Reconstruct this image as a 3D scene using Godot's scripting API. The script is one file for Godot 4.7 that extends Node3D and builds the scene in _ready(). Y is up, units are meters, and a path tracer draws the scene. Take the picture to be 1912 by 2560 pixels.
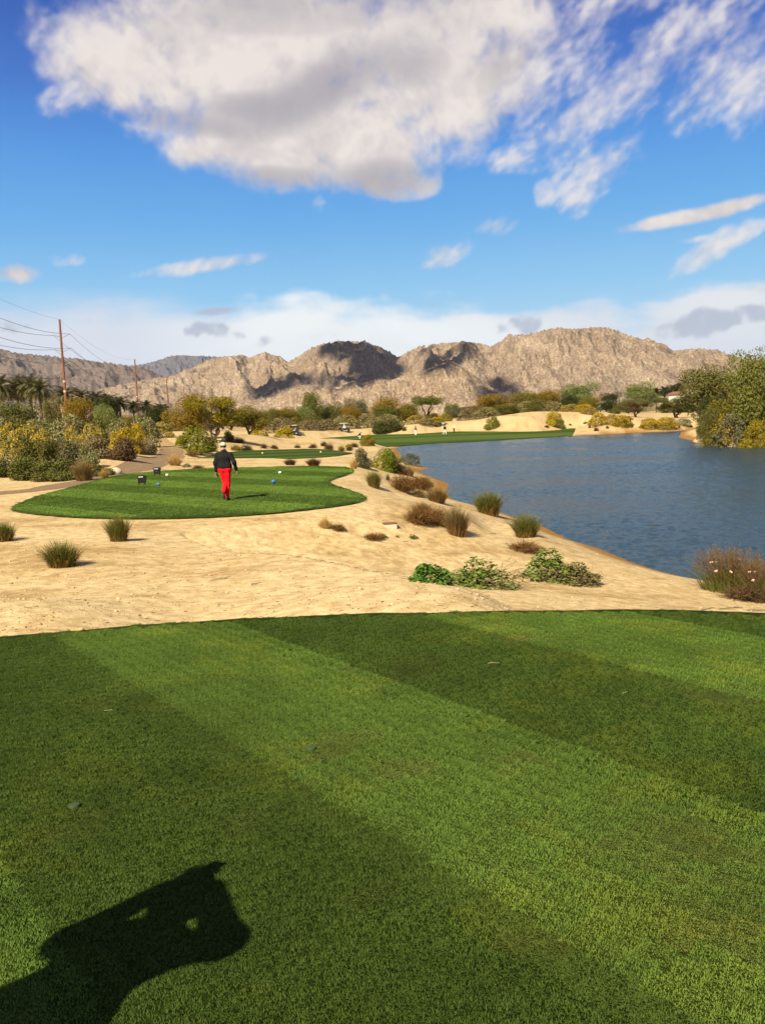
extends Node3D

const WATER := -3.4
const EYE := 1.6
var sun_dir := Vector3(-0.515 * 0.743, 0.669, 0.857 * 0.743)
var used := {}
var mats := {}
var protos := {}
var nz := FastNoiseLite.new()

var TEE_NEAR := PackedVector2Array([Vector2(-2.66, 6.68), Vector2(-1.97, 6.81), Vector2(-1.35, 6.89), Vector2(-0.78, 6.92), Vector2(-0.22, 6.91), Vector2(0.34, 6.87), Vector2(0.98, 6.81), Vector2(1.71, 6.74), Vector2(2.26, 6.63), Vector2(2.66, 6.48), Vector2(3.29, 6.21), Vector2(4.16, 5.80), Vector2(5.00, 5.25), Vector2(5.80, 4.55), Vector2(6.45, 3.65), Vector2(6.95, 2.55), Vector2(7.28, 1.00), Vector2(7.42, -1.00), Vector2(7.25, -3.25), Vector2(6.75, -5.75), Vector2(5.38, -7.50), Vector2(3.12, -8.50), Vector2(0.50, -8.95), Vector2(-2.50, -8.85), Vector2(-5.00, -8.23), Vector2(-7.00, -7.08), Vector2(-8.25, -5.38), Vector2(-8.75, -3.12), Vector2(-8.85, -1.00), Vector2(-8.55, 1.00), Vector2(-8.05, 2.60), Vector2(-7.35, 3.80), Vector2(-6.50, 4.78), Vector2(-5.50, 5.53), Vector2(-4.50, 6.08), Vector2(-3.50, 6.43)])
var TEE_SECOND := PackedVector2Array([Vector2(-11.87, 27.98), Vector2(-12.29, 29.92), Vector2(-12.56, 31.89), Vector2(-12.66, 33.88), Vector2(-12.80, 36.55), Vector2(-12.97, 39.92), Vector2(-12.97, 42.27), Vector2(-12.79, 43.60), Vector2(-12.44, 44.43), Vector2(-11.92, 44.75), Vector2(-11.03, 45.28), Vector2(-9.78, 46.02), Vector2(-8.62, 46.14), Vector2(-7.54, 45.63), Vector2(-6.19, 45.20), Vector2(-4.54, 44.83), Vector2(-3.23, 44.16), Vector2(-2.28, 43.20), Vector2(-1.65, 42.00), Vector2(-1.36, 40.58), Vector2(-1.25, 39.20), Vector2(-1.34, 37.89), Vector2(-1.52, 36.66), Vector2(-1.79, 35.51), Vector2(-1.96, 34.52), Vector2(-2.03, 33.72), Vector2(-1.99, 32.89), Vector2(-1.84, 32.04), Vector2(-1.60, 31.00), Vector2(-1.27, 29.75), Vector2(-0.94, 28.48), Vector2(-0.62, 27.19), Vector2(-0.49, 26.25), Vector2(-0.54, 25.63), Vector2(-0.67, 25.11), Vector2(-0.88, 24.68), Vector2(-1.24, 24.23), Vector2(-1.75, 23.78), Vector2(-2.30, 23.37), Vector2(-2.89, 22.99), Vector2(-3.61, 22.74), Vector2(-4.48, 22.61), Vector2(-5.38, 22.66), Vector2(-6.32, 22.88), Vector2(-7.26, 23.24), Vector2(-8.21, 23.73), Vector2(-9.12, 24.36), Vector2(-10.01, 25.11), Vector2(-10.75, 25.86), Vector2(-11.35, 26.62)])
var TEE_THIRD := PackedVector2Array([Vector2(-15.71, 74.92), Vector2(-15.30, 77.67), Vector2(-15.01, 81.25), Vector2(-14.86, 85.68), Vector2(-14.20, 87.97), Vector2(-13.05, 88.12), Vector2(-11.66, 87.92), Vector2(-10.02, 87.35), Vector2(-8.38, 86.77), Vector2(-6.73, 86.19), Vector2(-5.04, 82.85), Vector2(-3.32, 76.76), Vector2(-2.41, 73.30), Vector2(-2.34, 72.47), Vector2(-2.67, 70.97), Vector2(-3.42, 68.80), Vector2(-4.53, 67.50), Vector2(-6.00, 67.07), Vector2(-7.65, 67.02), Vector2(-9.48, 67.34), Vector2(-11.27, 68.14), Vector2(-13.01, 69.44), Vector2(-14.39, 70.95), Vector2(-15.41, 72.68)])
var FAIRWAY := PackedVector2Array([Vector2(-19.41, 147.88), Vector2(-18.07, 156.33), Vector2(-16.55, 163.31), Vector2(-14.86, 168.84), Vector2(-12.38, 174.60), Vector2(-9.11, 180.59), Vector2(-5.66, 185.64), Vector2(-2.03, 189.76), Vector2(1.02, 189.69), Vector2(3.51, 185.46), Vector2(6.06, 183.44), Vector2(8.68, 183.66), Vector2(11.50, 186.23), Vector2(14.54, 191.19), Vector2(17.68, 189.85), Vector2(20.94, 182.24), Vector2(24.03, 175.03), Vector2(26.95, 168.25), Vector2(29.68, 165.30), Vector2(32.20, 166.21), Vector2(35.34, 170.81), Vector2(39.07, 179.12), Vector2(40.25, 179.84), Vector2(38.87, 172.98), Vector2(36.41, 162.87), Vector2(32.87, 149.50), Vector2(31.67, 145.42), Vector2(32.80, 150.63), Vector2(32.57, 152.51), Vector2(30.98, 151.06), Vector2(27.57, 148.75), Vector2(22.37, 145.58), Vector2(18.23, 143.24), Vector2(15.17, 141.73), Vector2(12.24, 140.94), Vector2(9.45, 140.84), Vector2(6.93, 139.31), Vector2(4.67, 136.33), Vector2(2.32, 133.00), Vector2(-0.15, 129.32), Vector2(-3.78, 129.05), Vector2(-8.57, 132.18), Vector2(-12.24, 134.46), Vector2(-14.77, 135.88), Vector2(-17.04, 138.35), Vector2(-19.07, 141.89)])
var LAKE := PackedVector2Array([Vector2(2.12, 124.77), Vector2(3.54, 134.34), Vector2(8.02, 140.26), Vector2(13.60, 140.62), Vector2(19.71, 143.61), Vector2(30.05, 149.71), Vector2(33.14, 152.17), Vector2(35.76, 152.34), Vector2(44.85, 157.42), Vector2(53.57, 156.91), Vector2(59.38, 162.95), Vector2(52.00, 150.00), Vector2(44.00, 128.00), Vector2(40.05, 108.80), Vector2(39.05, 101.25), Vector2(40.44, 98.40), Vector2(41.10, 92.81), Vector2(50.00, 86.00), Vector2(75.00, 60.00), Vector2(80.00, 40.00), Vector2(60.00, 18.00), Vector2(30.00, 15.00), Vector2(14.00, 17.50), Vector2(8.73, 24.10), Vector2(8.20, 25.49), Vector2(7.78, 27.65), Vector2(7.60, 29.85), Vector2(6.98, 32.58), Vector2(6.77, 36.68), Vector2(6.06, 39.93), Vector2(5.88, 41.45), Vector2(4.63, 45.97), Vector2(3.88, 49.08), Vector2(4.01, 55.56), Vector2(4.68, 60.41), Vector2(3.90, 67.00), Vector2(3.10, 75.65), Vector2(4.47, 78.77), Vector2(2.66, 84.36), Vector2(2.17, 96.13), Vector2(2.49, 109.03)])
var RELIEF_AT := PackedVector3Array([Vector3(-3.782, 7.370, -0.35), Vector3(0.000, 7.094, -0.35), Vector3(3.782, 7.370, -0.40), Vector3(6.545, 8.087, -0.60), Vector3(-8.001, 8.340, -0.50), Vector3(-3.374, 9.078, -0.70), Vector3(-0.594, 8.805, -0.75), Vector3(2.319, 8.928, -1.20), Vector3(4.326, 9.268, -1.90), Vector3(-3.524, 10.293, -0.90), Vector3(-0.831, 10.002, -0.95), Vector3(0.831, 10.002, -1.15), Vector3(1.948, 10.240, -1.90), Vector3(-4.254, 11.184, -1.00), Vector3(0.446, 11.112, -1.35), Vector3(1.283, 11.264, -2.40), Vector3(-3.171, 12.544, -1.00), Vector3(-1.058, 12.861, -1.25), Vector3(0.185, 12.690, -1.70), Vector3(0.791, 12.474, -2.40), Vector3(-2.859, 13.618, -0.35), Vector3(-3.535, 14.066, 0.10), Vector3(-5.151, 13.371, -0.40), Vector3(-1.593, 13.818, -1.30), Vector3(-0.269, 13.759, -1.55), Vector3(0.357, 14.165, -2.20), Vector3(-2.236, 14.728, -0.60), Vector3(-3.171, 15.247, 0.00), Vector3(-2.041, 16.059, 0.30), Vector3(-0.665, 15.361, -1.90), Vector3(-0.079, 15.513, -2.50), Vector3(-1.328, 15.771, -0.20), Vector3(-0.705, 15.914, -1.30), Vector3(-0.571, 17.224, -1.20), Vector3(0.000, 17.273, -1.80), Vector3(0.468, 17.278, -0.60), Vector3(1.182, 17.380, -0.60), Vector3(1.451, 17.695, 1.40), Vector3(1.188, 17.611, 0.50), Vector3(1.748, 17.768, 0.70), Vector3(1.447, 18.148, -0.40), Vector3(0.831, 17.678, -1.00), Vector3(2.175, 17.350, -1.20), Vector3(2.695, 17.579, -1.80), Vector3(3.163, 17.701, -1.50), Vector3(-0.278, 16.704, -2.60), Vector3(1.069, 16.839, -2.70), Vector3(-2.681, 17.485, -1.20), Vector3(-4.190, 16.399, 0.20), Vector3(3.703, 15.854, -2.00), Vector3(4.694, 15.739, -1.40), Vector3(4.987, 16.305, -1.20), Vector3(3.864, 17.074, -2.00), Vector3(6.545, 15.762, -1.50), Vector3(-6.545, 14.803, -0.40), Vector3(-8.764, 12.322, -0.80), Vector3(0.000, 19.013, -1.00), Vector3(-2.041, 20.073, -1.50), Vector3(2.929, 19.223, -1.50), Vector3(0.000, 21.837, -1.50), Vector3(3.864, 21.695, -1.50), Vector3(-4.326, 22.308, -1.50), Vector3(0.000, 26.688, -2.00), Vector3(-7.467, 26.905, -2.00), Vector3(7.467, 26.905, -2.00), Vector3(11.714, 11.383, -2.80), Vector3(16.954, 10.358, -1.50), Vector3(-17.990, 11.950, -0.60), Vector3(16.261, 15.598, -2.00), Vector3(-16.954, 16.330, -1.00)])
var RIDGE_MAIN := PackedVector2Array([Vector2(-24.25, 0.93), Vector2(-21.08, 1.55), Vector2(-18.74, 1.96), Vector2(-16.33, 2.46), Vector2(-14.88, 2.74), Vector2(-12.88, 2.99), Vector2(-11.70, 3.49), Vector2(-10.70, 3.95), Vector2(-10.06, 4.00), Vector2(-9.30, 4.11), Vector2(-8.76, 4.19), Vector2(-8.39, 4.03), Vector2(-8.24, 3.95), Vector2(-7.80, 4.09), Vector2(-7.20, 4.30), Vector2(-6.72, 4.11), Vector2(-6.17, 3.89), Vector2(-5.77, 3.62), Vector2(-5.32, 3.80), Vector2(-4.74, 4.10), Vector2(-4.07, 4.51), Vector2(-3.42, 4.72), Vector2(-2.98, 4.73), Vector2(-2.53, 4.87), Vector2(-1.65, 4.81), Vector2(-0.77, 4.70), Vector2(-0.10, 4.53), Vector2(0.64, 4.17), Vector2(1.17, 3.79), Vector2(1.35, 3.65), Vector2(2.12, 3.98), Vector2(2.88, 4.23), Vector2(3.64, 4.40), Vector2(4.54, 4.44), Vector2(5.60, 4.47), Vector2(6.12, 4.48), Vector2(6.78, 4.27), Vector2(7.36, 4.06), Vector2(7.83, 4.32), Vector2(8.58, 4.65), Vector2(9.32, 4.77), Vector2(10.05, 4.77), Vector2(10.93, 4.96), Vector2(11.81, 5.06), Vector2(12.38, 4.92), Vector2(13.39, 4.93), Vector2(14.37, 4.91), Vector2(15.07, 4.73), Vector2(15.92, 4.35), Vector2(16.61, 4.13), Vector2(17.44, 3.87), Vector2(18.13, 3.63), Vector2(18.62, 3.23), Vector2(19.34, 3.26), Vector2(20.42, 3.27), Vector2(21.22, 3.08), Vector2(22.01, 2.75), Vector2(22.68, 2.51), Vector2(23.83, 2.23), Vector2(27.82, 1.77), Vector2(32.71, 0.93), Vector2(37.15, -0.25)])
var RIDGE_FRONT := PackedVector2Array([Vector2(-10.00, 0.75), Vector2(-9.14, 1.07), Vector2(-8.55, 1.18), Vector2(-7.75, 1.28), Vector2(-6.83, 1.51), Vector2(-6.22, 1.85), Vector2(-5.31, 2.05), Vector2(-4.50, 2.12), Vector2(-3.70, 2.04), Vector2(-3.00, 1.82), Vector2(-2.48, 1.89), Vector2(-1.60, 2.25), Vector2(-0.96, 2.04), Vector2(-0.24, 2.27), Vector2(0.41, 2.31), Vector2(0.88, 2.23), Vector2(1.59, 2.40), Vector2(2.62, 2.60), Vector2(3.43, 2.88), Vector2(4.24, 3.14), Vector2(4.95, 3.22), Vector2(5.56, 2.87), Vector2(6.14, 2.40), Vector2(7.02, 1.70), Vector2(7.91, 1.15), Vector2(9.38, 0.45), Vector2(10.22, 0.13)])
var RIDGE_LEFT := PackedVector2Array([Vector2(-34.93, 4.03), Vector2(-29.33, 4.47), Vector2(-25.21, 4.85), Vector2(-23.06, 4.74), Vector2(-22.22, 4.52), Vector2(-20.93, 4.38), Vector2(-19.62, 4.22), Vector2(-18.72, 4.15), Vector2(-18.19, 4.00), Vector2(-16.93, 3.82), Vector2(-16.00, 3.73), Vector2(-15.26, 3.62), Vector2(-14.53, 3.36), Vector2(-13.60, 2.86), Vector2(-12.18, 2.14), Vector2(-10.47, 1.33), Vector2(-8.99, 0.50)])
var RIDGE_FAR := PackedVector2Array([Vector2(-17.95, 3.05), Vector2(-16.26, 3.52), Vector2(-15.26, 3.66), Vector2(-14.50, 3.78), Vector2(-13.63, 4.01), Vector2(-13.05, 4.20), Vector2(-12.18, 4.20), Vector2(-11.21, 4.15), Vector2(-10.24, 4.06), Vector2(-9.29, 3.90), Vector2(-7.80, 3.53), Vector2(-5.78, 2.96)])
var CLOUDS := PackedFloat32Array([-6.52, 22.36, 12.56, 3.84, 2.20, 1.20, -14.99, 20.68, 4.06, 2.34, 2.20, 0.90, -4.44, 18.73, 9.57, 3.74, -2.80, 1.10, -2.79, 16.67, 7.89, 2.45, 2.20, 1.10, -9.90, 16.32, 2.56, 1.07, 2.20, 0.80, 0.09, 15.68, 4.41, 1.88, 2.20, 1.00, 4.65, 20.16, 6.64, 4.25, 2.20, 1.15, 6.48, 23.11, 4.85, 2.06, 2.20, 1.00, 2.39, 14.13, 2.06, 0.91, 2.20, 0.60, -21.69, 9.08, 1.41, 0.58, 2.20, 0.80, 18.27, 10.93, 2.94, 0.42, 6.20, 0.80, 21.42, 11.22, 2.82, 0.46, 9.20, 0.90])
var CLOUD_VEILS := PackedFloat32Array([-18.35, 21.48, 1.56, 1.36, -17.80, 0.50, -18.33, 18.71, 1.44, 0.81, 22.20, 0.45, -16.18, 22.44, 1.86, 1.13, 2.20, 0.50, 5.97, 15.92, 1.31, 0.93, 2.20, 0.40, 12.08, 21.69, 3.04, 2.08, 2.20, 0.75, 10.35, 19.00, 2.26, 2.68, 2.20, 0.50, 15.38, 22.67, 3.76, 0.89, 2.20, 0.70, 12.85, 17.53, 3.61, 1.86, 37.20, 0.75, 16.96, 19.24, 4.26, 1.77, 44.20, 0.80, 20.99, 19.60, 3.04, 2.51, 42.20, 0.70, 22.89, 17.45, 1.98, 1.87, 42.20, 0.55, 19.85, 17.07, 1.81, 1.44, 32.20, 0.45, 22.36, 20.95, 2.72, 1.33, 2.20, 0.60, 14.20, 14.23, 2.77, 1.55, 27.20, 0.60, 9.13, 15.26, 1.78, 0.73, 2.20, 0.50, 12.64, 12.80, 1.01, 1.22, 32.20, 0.40, 10.95, 13.07, 0.57, 0.80, 2.20, 0.30, 7.89, 11.47, 1.45, 0.66, 2.20, 0.75, 4.46, 9.95, 1.77, 0.73, 12.20, 0.75, 21.04, 9.09, 2.59, 0.74, 26.20, 0.90, 22.95, 9.81, 1.01, 0.41, 22.20, 0.60, -9.87, 9.77, 4.33, 0.44, 7.20, 0.85, -3.26, 13.24, 0.41, 0.49, 2.20, 0.35, -19.02, 9.98, 1.06, 0.37, 2.20, 0.30, 22.41, 15.38, 1.50, 0.48, 27.20, 0.35, 23.49, 6.48, 0.75, 0.32, 2.20, 0.50, 19.86, 9.69, 0.79, 0.18, 2.20, 0.50])
var CLOUD_SHADES := PackedFloat32Array([-2.64, 19.70, 5.81, 1.35, 24.20, 0.95, 0.63, 14.47, 4.12, 1.20, 2.20, 0.95, -5.82, 14.76, 3.20, 0.63, -2.80, 0.60, -6.75, 18.61, 3.45, 0.87, 2.20, 0.80, -10.79, 17.79, 3.95, 0.65, -5.80, 0.70, 2.64, 20.75, 2.61, 1.20, 2.20, 0.70, 8.67, 20.12, 1.70, 1.92, 2.20, 0.50, 13.13, 17.25, 2.77, 0.99, 37.20, 0.50, 8.17, 11.24, 0.87, 0.33, 2.20, 0.60, 4.60, 9.63, 1.18, 0.34, 2.20, 0.60, -3.87, 23.75, 7.17, 1.14, 2.20, 0.40, 21.43, 8.79, 1.55, 0.37, 22.20, 0.60])
var CLOUD_SCRAPS := PackedFloat32Array([-10.70, 5.71, 1.51, 0.54, 2.20, 0.95, -8.67, 5.43, 0.82, 0.35, 2.20, 0.60, -6.98, 5.01, 1.54, 0.49, 12.20, 0.90, -9.76, 6.89, 1.74, 0.20, 2.20, 0.50, -2.68, 5.20, 0.66, 0.26, 2.20, 0.70, 8.62, 5.08, 1.76, 0.64, 12.20, 0.70, 19.87, 4.68, 2.13, 0.77, 8.20, 0.90, 22.48, 5.09, 1.54, 0.49, 2.20, 0.60, -16.31, 6.46, 3.31, 0.33, 2.20, 0.40, -21.41, 6.19, 2.08, 0.43, 2.20, 0.40, 0.86, 5.13, 1.20, 0.23, 2.20, 0.40])
var STRIPE_SECOND := Vector2(5.64, -5.40)
var PATH := PackedVector2Array([Vector2(-30.00, 24.00), Vector2(-21.00, 28.00), Vector2(-14.58, 35.36), Vector2(-14.15, 38.22), Vector2(-13.54, 40.94), Vector2(-13.69, 45.61), Vector2(-13.92, 50.31), Vector2(-15.71, 61.46), Vector2(-16.30, 67.90), Vector2(-19.49, 80.97), Vector2(-24.13, 95.83), Vector2(-26.34, 103.22)])
var WALKER := Vector2(-4.82, 26.87)
var FAR_A := Vector3(7.14, -2.70, -172.24)
var FAR_B := Vector3(12.73, -2.70, -169.74)
var FAR_C := Vector3(15.39, -2.70, -179.86)
var FAR_D := Vector3(-3.78, -2.70, -161.64)
var FLAG_AT := Vector3(12.39, -2.70, -172.07)
var STAKE_AT := Vector3(2.45, -3.54, -144.75)
var CART_AT := Vector3(-7.64, -1.87, -191.00)
var CART2_AT := Vector3(-17.31, -1.75, -175.20)
var SIGN_A := Vector3(-9.70, -0.87, -35.23)
var SIGN_B := Vector3(-10.60, -0.87, -41.21)
var SIGN_C := Vector3(-13.51, -1.50, -86.72)
var MARK_A := Vector3(-9.92, -0.87, -40.30)
var MARK_B := Vector3(-8.81, -0.87, -34.32)
var MARK_C := Vector3(-4.52, -0.87, -38.89)
var MARK_D := Vector3(-4.13, -0.87, -33.24)
var MARK_E := Vector3(-10.53, -1.50, -77.97)
var MARK_F := Vector3(-5.16, -1.50, -75.71)
var CART_TURN := 1.25
var CLOUD_SHADOWS := [["white cloud high overhead whose shadow darkens the domed peak", [-3.38, 4.31, 0.40, -2.62, 4.44, 0.54, -1.88, 4.35, 0.60, -1.13, 4.09, 0.60, -0.39, 3.91, 0.60, 0.45, 3.73, 0.50, 1.10, 3.47, 0.30, -1.46, 3.57, 0.40, -2.35, 3.78, 0.34, 0.04, 3.28, 0.40, 0.85, 3.18, 0.40]], ["long white cloud high overhead shading the slope below the domed peak", [1.24, 3.11, 0.50, 0.48, 2.90, 0.64, -0.29, 2.69, 0.64, -1.05, 2.45, 0.60, -1.82, 2.24, 0.47, -2.73, 2.10, 0.44, -3.63, 2.22, 0.37, -4.37, 2.33, 0.34]], ["thin white cloud high overhead shading the gully on the left", [-4.97, 2.44, 0.37, -5.73, 2.29, 0.44, -6.48, 2.05, 0.50, -7.16, 1.78, 0.47, -7.85, 1.50, 0.40]], ["white cloud high overhead shading the peak in the middle", [3.34, 2.88, 0.47, 3.95, 3.12, 0.54, 4.71, 3.27, 0.57, 5.46, 3.47, 0.40, 5.92, 3.74, 0.30, 6.17, 4.26, 0.27, 5.63, 4.29, 0.27, 3.08, 3.98, 0.27, 3.59, 4.02, 0.27]], ["small white cloud high overhead shading the foot of the big mountain", [6.89, 1.09, 0.47, 7.50, 1.43, 0.47, 8.09, 1.19, 0.54, 8.82, 0.96, 0.44]]]
var HOUSE_A := Vector3(106.37, -1.18, -312.39)
var HOUSE_B := Vector3(80.56, -0.59, -320.02)
var HOUSE_C := Vector3(79.32, -2.49, -289.32)
var BOULDER := Vector2(-13.50, 44.29)
var VALVE := Vector2(0.18, 22.44)
var BANK_A := Vector2(39.84, 106.83)
var BANK_B := Vector2(39.63, 95.83)
var BANK_C := Vector2(40.65, 93.47)
var TWIGS := [["small forked dry twig lying alone on the open sand", -2.43, 12.67, 0.5, 0.3, 3, 0.005], ["short dark stick on the sand right of the forked twig", -1.80, 11.96, 0, 0.14, 1, 0.012], ["pale curved straw on the upper right of the near tee", 0.66, 5.32, -0.2, 0.07, 0, 0.0015], ["thin pale straw on the left of the near tee", -1.57, 4.70, -0.1, 0.05, 1, 0.001], ["bleached grass stem on the right of the near tee", 1.30, 4.66, 0.6, 0.04, 0, 0.001], ["dark scrap of stick on the sand below the shore grass", 3.06, 24.25, 0.1, 0.2, 2, 0.012], ["thin dark twig left of the plumed grass", 5.89, 21.08, 1.0, 0.25, 2, 0.004], ["small brown stick on the sand left of the leaning grass", 0.56, 21.51, 0.2, 0.15, 1, 0.01]]
var WORN_DISCS := PackedVector2Array([Vector2(-1.35, 3.52), Vector2(-0.39, 4.06)])
var SHADOW_AT := Vector3(-1.55, 0.0, -1.29)
var SHADOW_TURN := -0.3
var SHADOW_POSE := {
	"waist": Vector3(0, 1.01, 0), "chest": Vector3(0, 1.20, 0), "neck": Vector3(-0.02, 1.36, 0.02), "head": head_on(Vector3(-0.03, 1.36, -0.02)), "sl": Vector3(-0.13, 1.28, 0), "sr": Vector3(0.12, 1.28, 0), "slim": 0.3,
	"el": Vector3(-0.195, 1.17, -0.11), "wl": Vector3(-0.10, 1.35, -0.24), "er": Vector3(0.28, 1.24, -0.13), "wr": Vector3(0.045, 1.37, -0.26), "palm_wl": Vector3(0.8, 0, -0.6), "palm_wr": Vector3(-0.8, 0, -0.6),
	"hl": Vector3(-0.085, 0.87, 0), "hr": Vector3(0.085, 0.87, 0), "kl": Vector3(-0.11, 0.48, -0.02), "kr": Vector3(0.11, 0.48, -0.02),
}
var TINT := {"palm": Color(0.105, 0.105, 0.045), "palmd": Color(0.05, 0.06, 0.025), "darkgreen": Color(0.035, 0.045, 0.014), "green": Color(0.095, 0.105, 0.026), "olive": Color(0.1, 0.095, 0.022), "oliveL": Color(0.12, 0.128, 0.028), "rust": Color(0.175, 0.118, 0.015), "rustg": Color(0.13, 0.112, 0.016), "lightgreen": Color(0.13, 0.16, 0.05), "sage": Color(0.175, 0.175, 0.075), "sageY": Color(0.2, 0.18, 0.08), "tan": Color(0.175, 0.14, 0.07), "brown": Color(0.1, 0.065, 0.032), "redbrown": Color(0.165, 0.088, 0.03), "dkgrey": Color(0.1, 0.1, 0.05), "dkolive": Color(0.095, 0.092, 0.024), "dkgreen": Color(0.062, 0.07, 0.02), "ygreen": Color(0.14, 0.15, 0.012), "ygreenB": Color(0.11, 0.14, 0.014), "yolive": Color(0.19, 0.155, 0.014), "straw": Color(0.45, 0.3, 0.11), "ochre": Color(0.2, 0.14, 0.05), "ggreen": Color(0.115, 0.125, 0.028), "brownw": Color(0.14, 0.1, 0.04), "weed": Color(0.1, 0.14, 0.03), "weedA": Color(0.07, 0.15, 0.026), "weedB": Color(0.11, 0.16, 0.034), "weedC": Color(0.13, 0.125, 0.05), "pampas": Color(0.125, 0.125, 0.03)}

# ---------------------------------------------------------------- mesh builder
class MB:
	var v := PackedVector3Array()
	var n := PackedVector3Array()
	var c := PackedColorArray()
	var t := PackedVector2Array()
	var ix := PackedInt32Array()
	var col := Color.WHITE
	var xf := Transform3D()

	func vert(p: Vector3, nn: Vector3, uv := Vector2.ZERO) -> int:
		v.append(xf * p)
		n.append((xf.basis * nn).normalized())
		c.append(col)
		t.append(uv)
		return v.size() - 1

	func tri(a: int, b: int, d: int) -> void:
		ix.append(a)
		if (v[d] - v[a]).cross(v[b] - v[a]).dot(n[a] + n[b] + n[d]) >= 0.0:
			ix.append(b)
			ix.append(d)
		else:
			ix.append(d)
			ix.append(b)

	func quad(a: Vector3, b: Vector3, d: Vector3, e: Vector3, nn := Vector3.ZERO) -> void:
		var m := nn if nn != Vector3.ZERO else (d - a).cross(b - a).normalized()
		var i := vert(a, m, Vector2(0, 0))
		vert(b, m, Vector2(1, 0))
		vert(d, m, Vector2(1, 1))
		vert(e, m, Vector2(0, 1))
		tri(i, i + 1, i + 2)
		tri(i, i + 2, i + 3)

	func face3(a: Vector3, b: Vector3, d: Vector3, nn: Vector3) -> void:
		var i := vert(a, nn)
		vert(b, nn)
		vert(d, nn)
		tri(i, i + 1, i + 2)

	# a box with chamfered vertical and horizontal edges (k metres)
	func box(at: Vector3, size: Vector3, k := 0.0, b := Basis()) -> void:
		var h := size * 0.5
		if k <= 0.0:
			for s in [-1.0, 1.0]:
				quad(at + b * Vector3(s * h.x, -h.y, -h.z), at + b * Vector3(s * h.x, h.y, -h.z), at + b * Vector3(s * h.x, h.y, h.z), at + b * Vector3(s * h.x, -h.y, h.z), b * Vector3(s, 0, 0))
				quad(at + b * Vector3(-h.x, s * h.y, -h.z), at + b * Vector3(h.x, s * h.y, -h.z), at + b * Vector3(h.x, s * h.y, h.z), at + b * Vector3(-h.x, s * h.y, h.z), b * Vector3(0, s, 0))
				quad(at + b * Vector3(-h.x, -h.y, s * h.z), at + b * Vector3(h.x, -h.y, s * h.z), at + b * Vector3(h.x, h.y, s * h.z), at + b * Vector3(-h.x, h.y, s * h.z), b * Vector3(0, 0, s))
			return
		var rings := []
		for lay in [[-h.y, k], [-h.y + k, 0.0], [h.y - k, 0.0], [h.y, k]]:
			var i: float = lay[1]
			var x := h.x - i
			var z := h.z - i
			rings.append([Vector3(x - k, lay[0], z), Vector3(x, lay[0], z - k), Vector3(x, lay[0], -z + k), Vector3(x - k, lay[0], -z), Vector3(-x + k, lay[0], -z), Vector3(-x, lay[0], -z + k), Vector3(-x, lay[0], z - k), Vector3(-x + k, lay[0], z)])
		for r in 3:
			for q in 8:
				var a: Vector3 = rings[r][q]
				var a2: Vector3 = rings[r][(q + 1) % 8]
				var e: Vector3 = rings[r + 1][(q + 1) % 8]
				var e2: Vector3 = rings[r + 1][q]
				var nn := (a2 - a).cross(e2 - a).normalized()
				if nn.dot((a + e) * 0.5) < 0.0:
					nn = -nn
				quad(at + b * a, at + b * a2, at + b * e, at + b * e2, b * nn)
		for r in [0, 3]:
			var nn := b * Vector3(0, -1 if r == 0 else 1, 0)
			for q in range(1, 7):
				face3(at + b * rings[r][0], at + b * rings[r][q], at + b * rings[r][q + 1], nn)

	func tube(pts: Array, radii: Array, sides := 6, cap := true) -> void:
		var first := v.size()
		var up := Vector3.UP
		for i in pts.size():
			var p: Vector3 = pts[i]
			var dir: Vector3 = (pts[mini(i + 1, pts.size() - 1)] - pts[maxi(i - 1, 0)]).normalized()
			if absf(dir.dot(up)) > 0.95:
				up = Vector3.RIGHT
			var s := dir.cross(up).normalized()
			var u := s.cross(dir)
			up = u
			var r: float = radii[i]
			for k in sides:
				var a := TAU * k / sides
				var o := s * cos(a) + u * sin(a)
				vert(p + o * r, o, Vector2(float(k) / sides, float(i)))
		for i in pts.size() - 1:
			for k in sides:
				var a := first + i * sides + k
				var b := first + i * sides + (k + 1) % sides
				tri(a, b, b + sides)
				tri(a, b + sides, a + sides)
		if cap:
			for e in [0, pts.size() - 1]:
				var dir: Vector3 = (pts[e] - pts[1 if e == 0 else e - 1]).normalized()
				for k in range(1, sides - 1):
					var b0: int = first + e * sides
					var a0: Vector3 = v[b0]
					var keep := xf
					xf = Transform3D()
					face3(a0, v[b0 + k], v[b0 + k + 1], keep.basis * dir)
					xf = keep

	func ball(at: Vector3, r: Vector3, rings := 8, seg := 12, from := 0.0, to := PI) -> void:
		var first := v.size()
		for i in rings + 1:
			var a := lerpf(from, to, float(i) / rings)
			for k in seg:
				var b := TAU * k / seg
				var d := Vector3(sin(a) * cos(b), cos(a), sin(a) * sin(b))
				vert(at + d * r, d / r, Vector2(float(k) / seg, float(i) / rings))
		for i in rings:
			for k in seg:
				var a := first + i * seg + k
				var b := first + i * seg + (k + 1) % seg
				tri(a, b, b + seg)
				tri(a, b + seg, a + seg)

	func lathe(at: Vector3, prof: Array, seg := 14, axis := Basis()) -> void:
		var first := v.size()
		for i in prof.size():
			var p: Vector2 = prof[i]
			var d: Vector2 = prof[mini(i + 1, prof.size() - 1)] - prof[maxi(i - 1, 0)]
			for k in seg:
				var b := TAU * k / seg
				var o := Vector3(cos(b), 0, sin(b))
				vert(at + axis * (o * p.x + Vector3.UP * p.y), axis * (o * d.y - Vector3.UP * d.x).normalized())
		for i in prof.size() - 1:
			for k in seg:
				var a := first + i * seg + k
				var b := first + i * seg + (k + 1) % seg
				tri(a, b, b + seg)
				tri(a, b + seg, a + seg)

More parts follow.
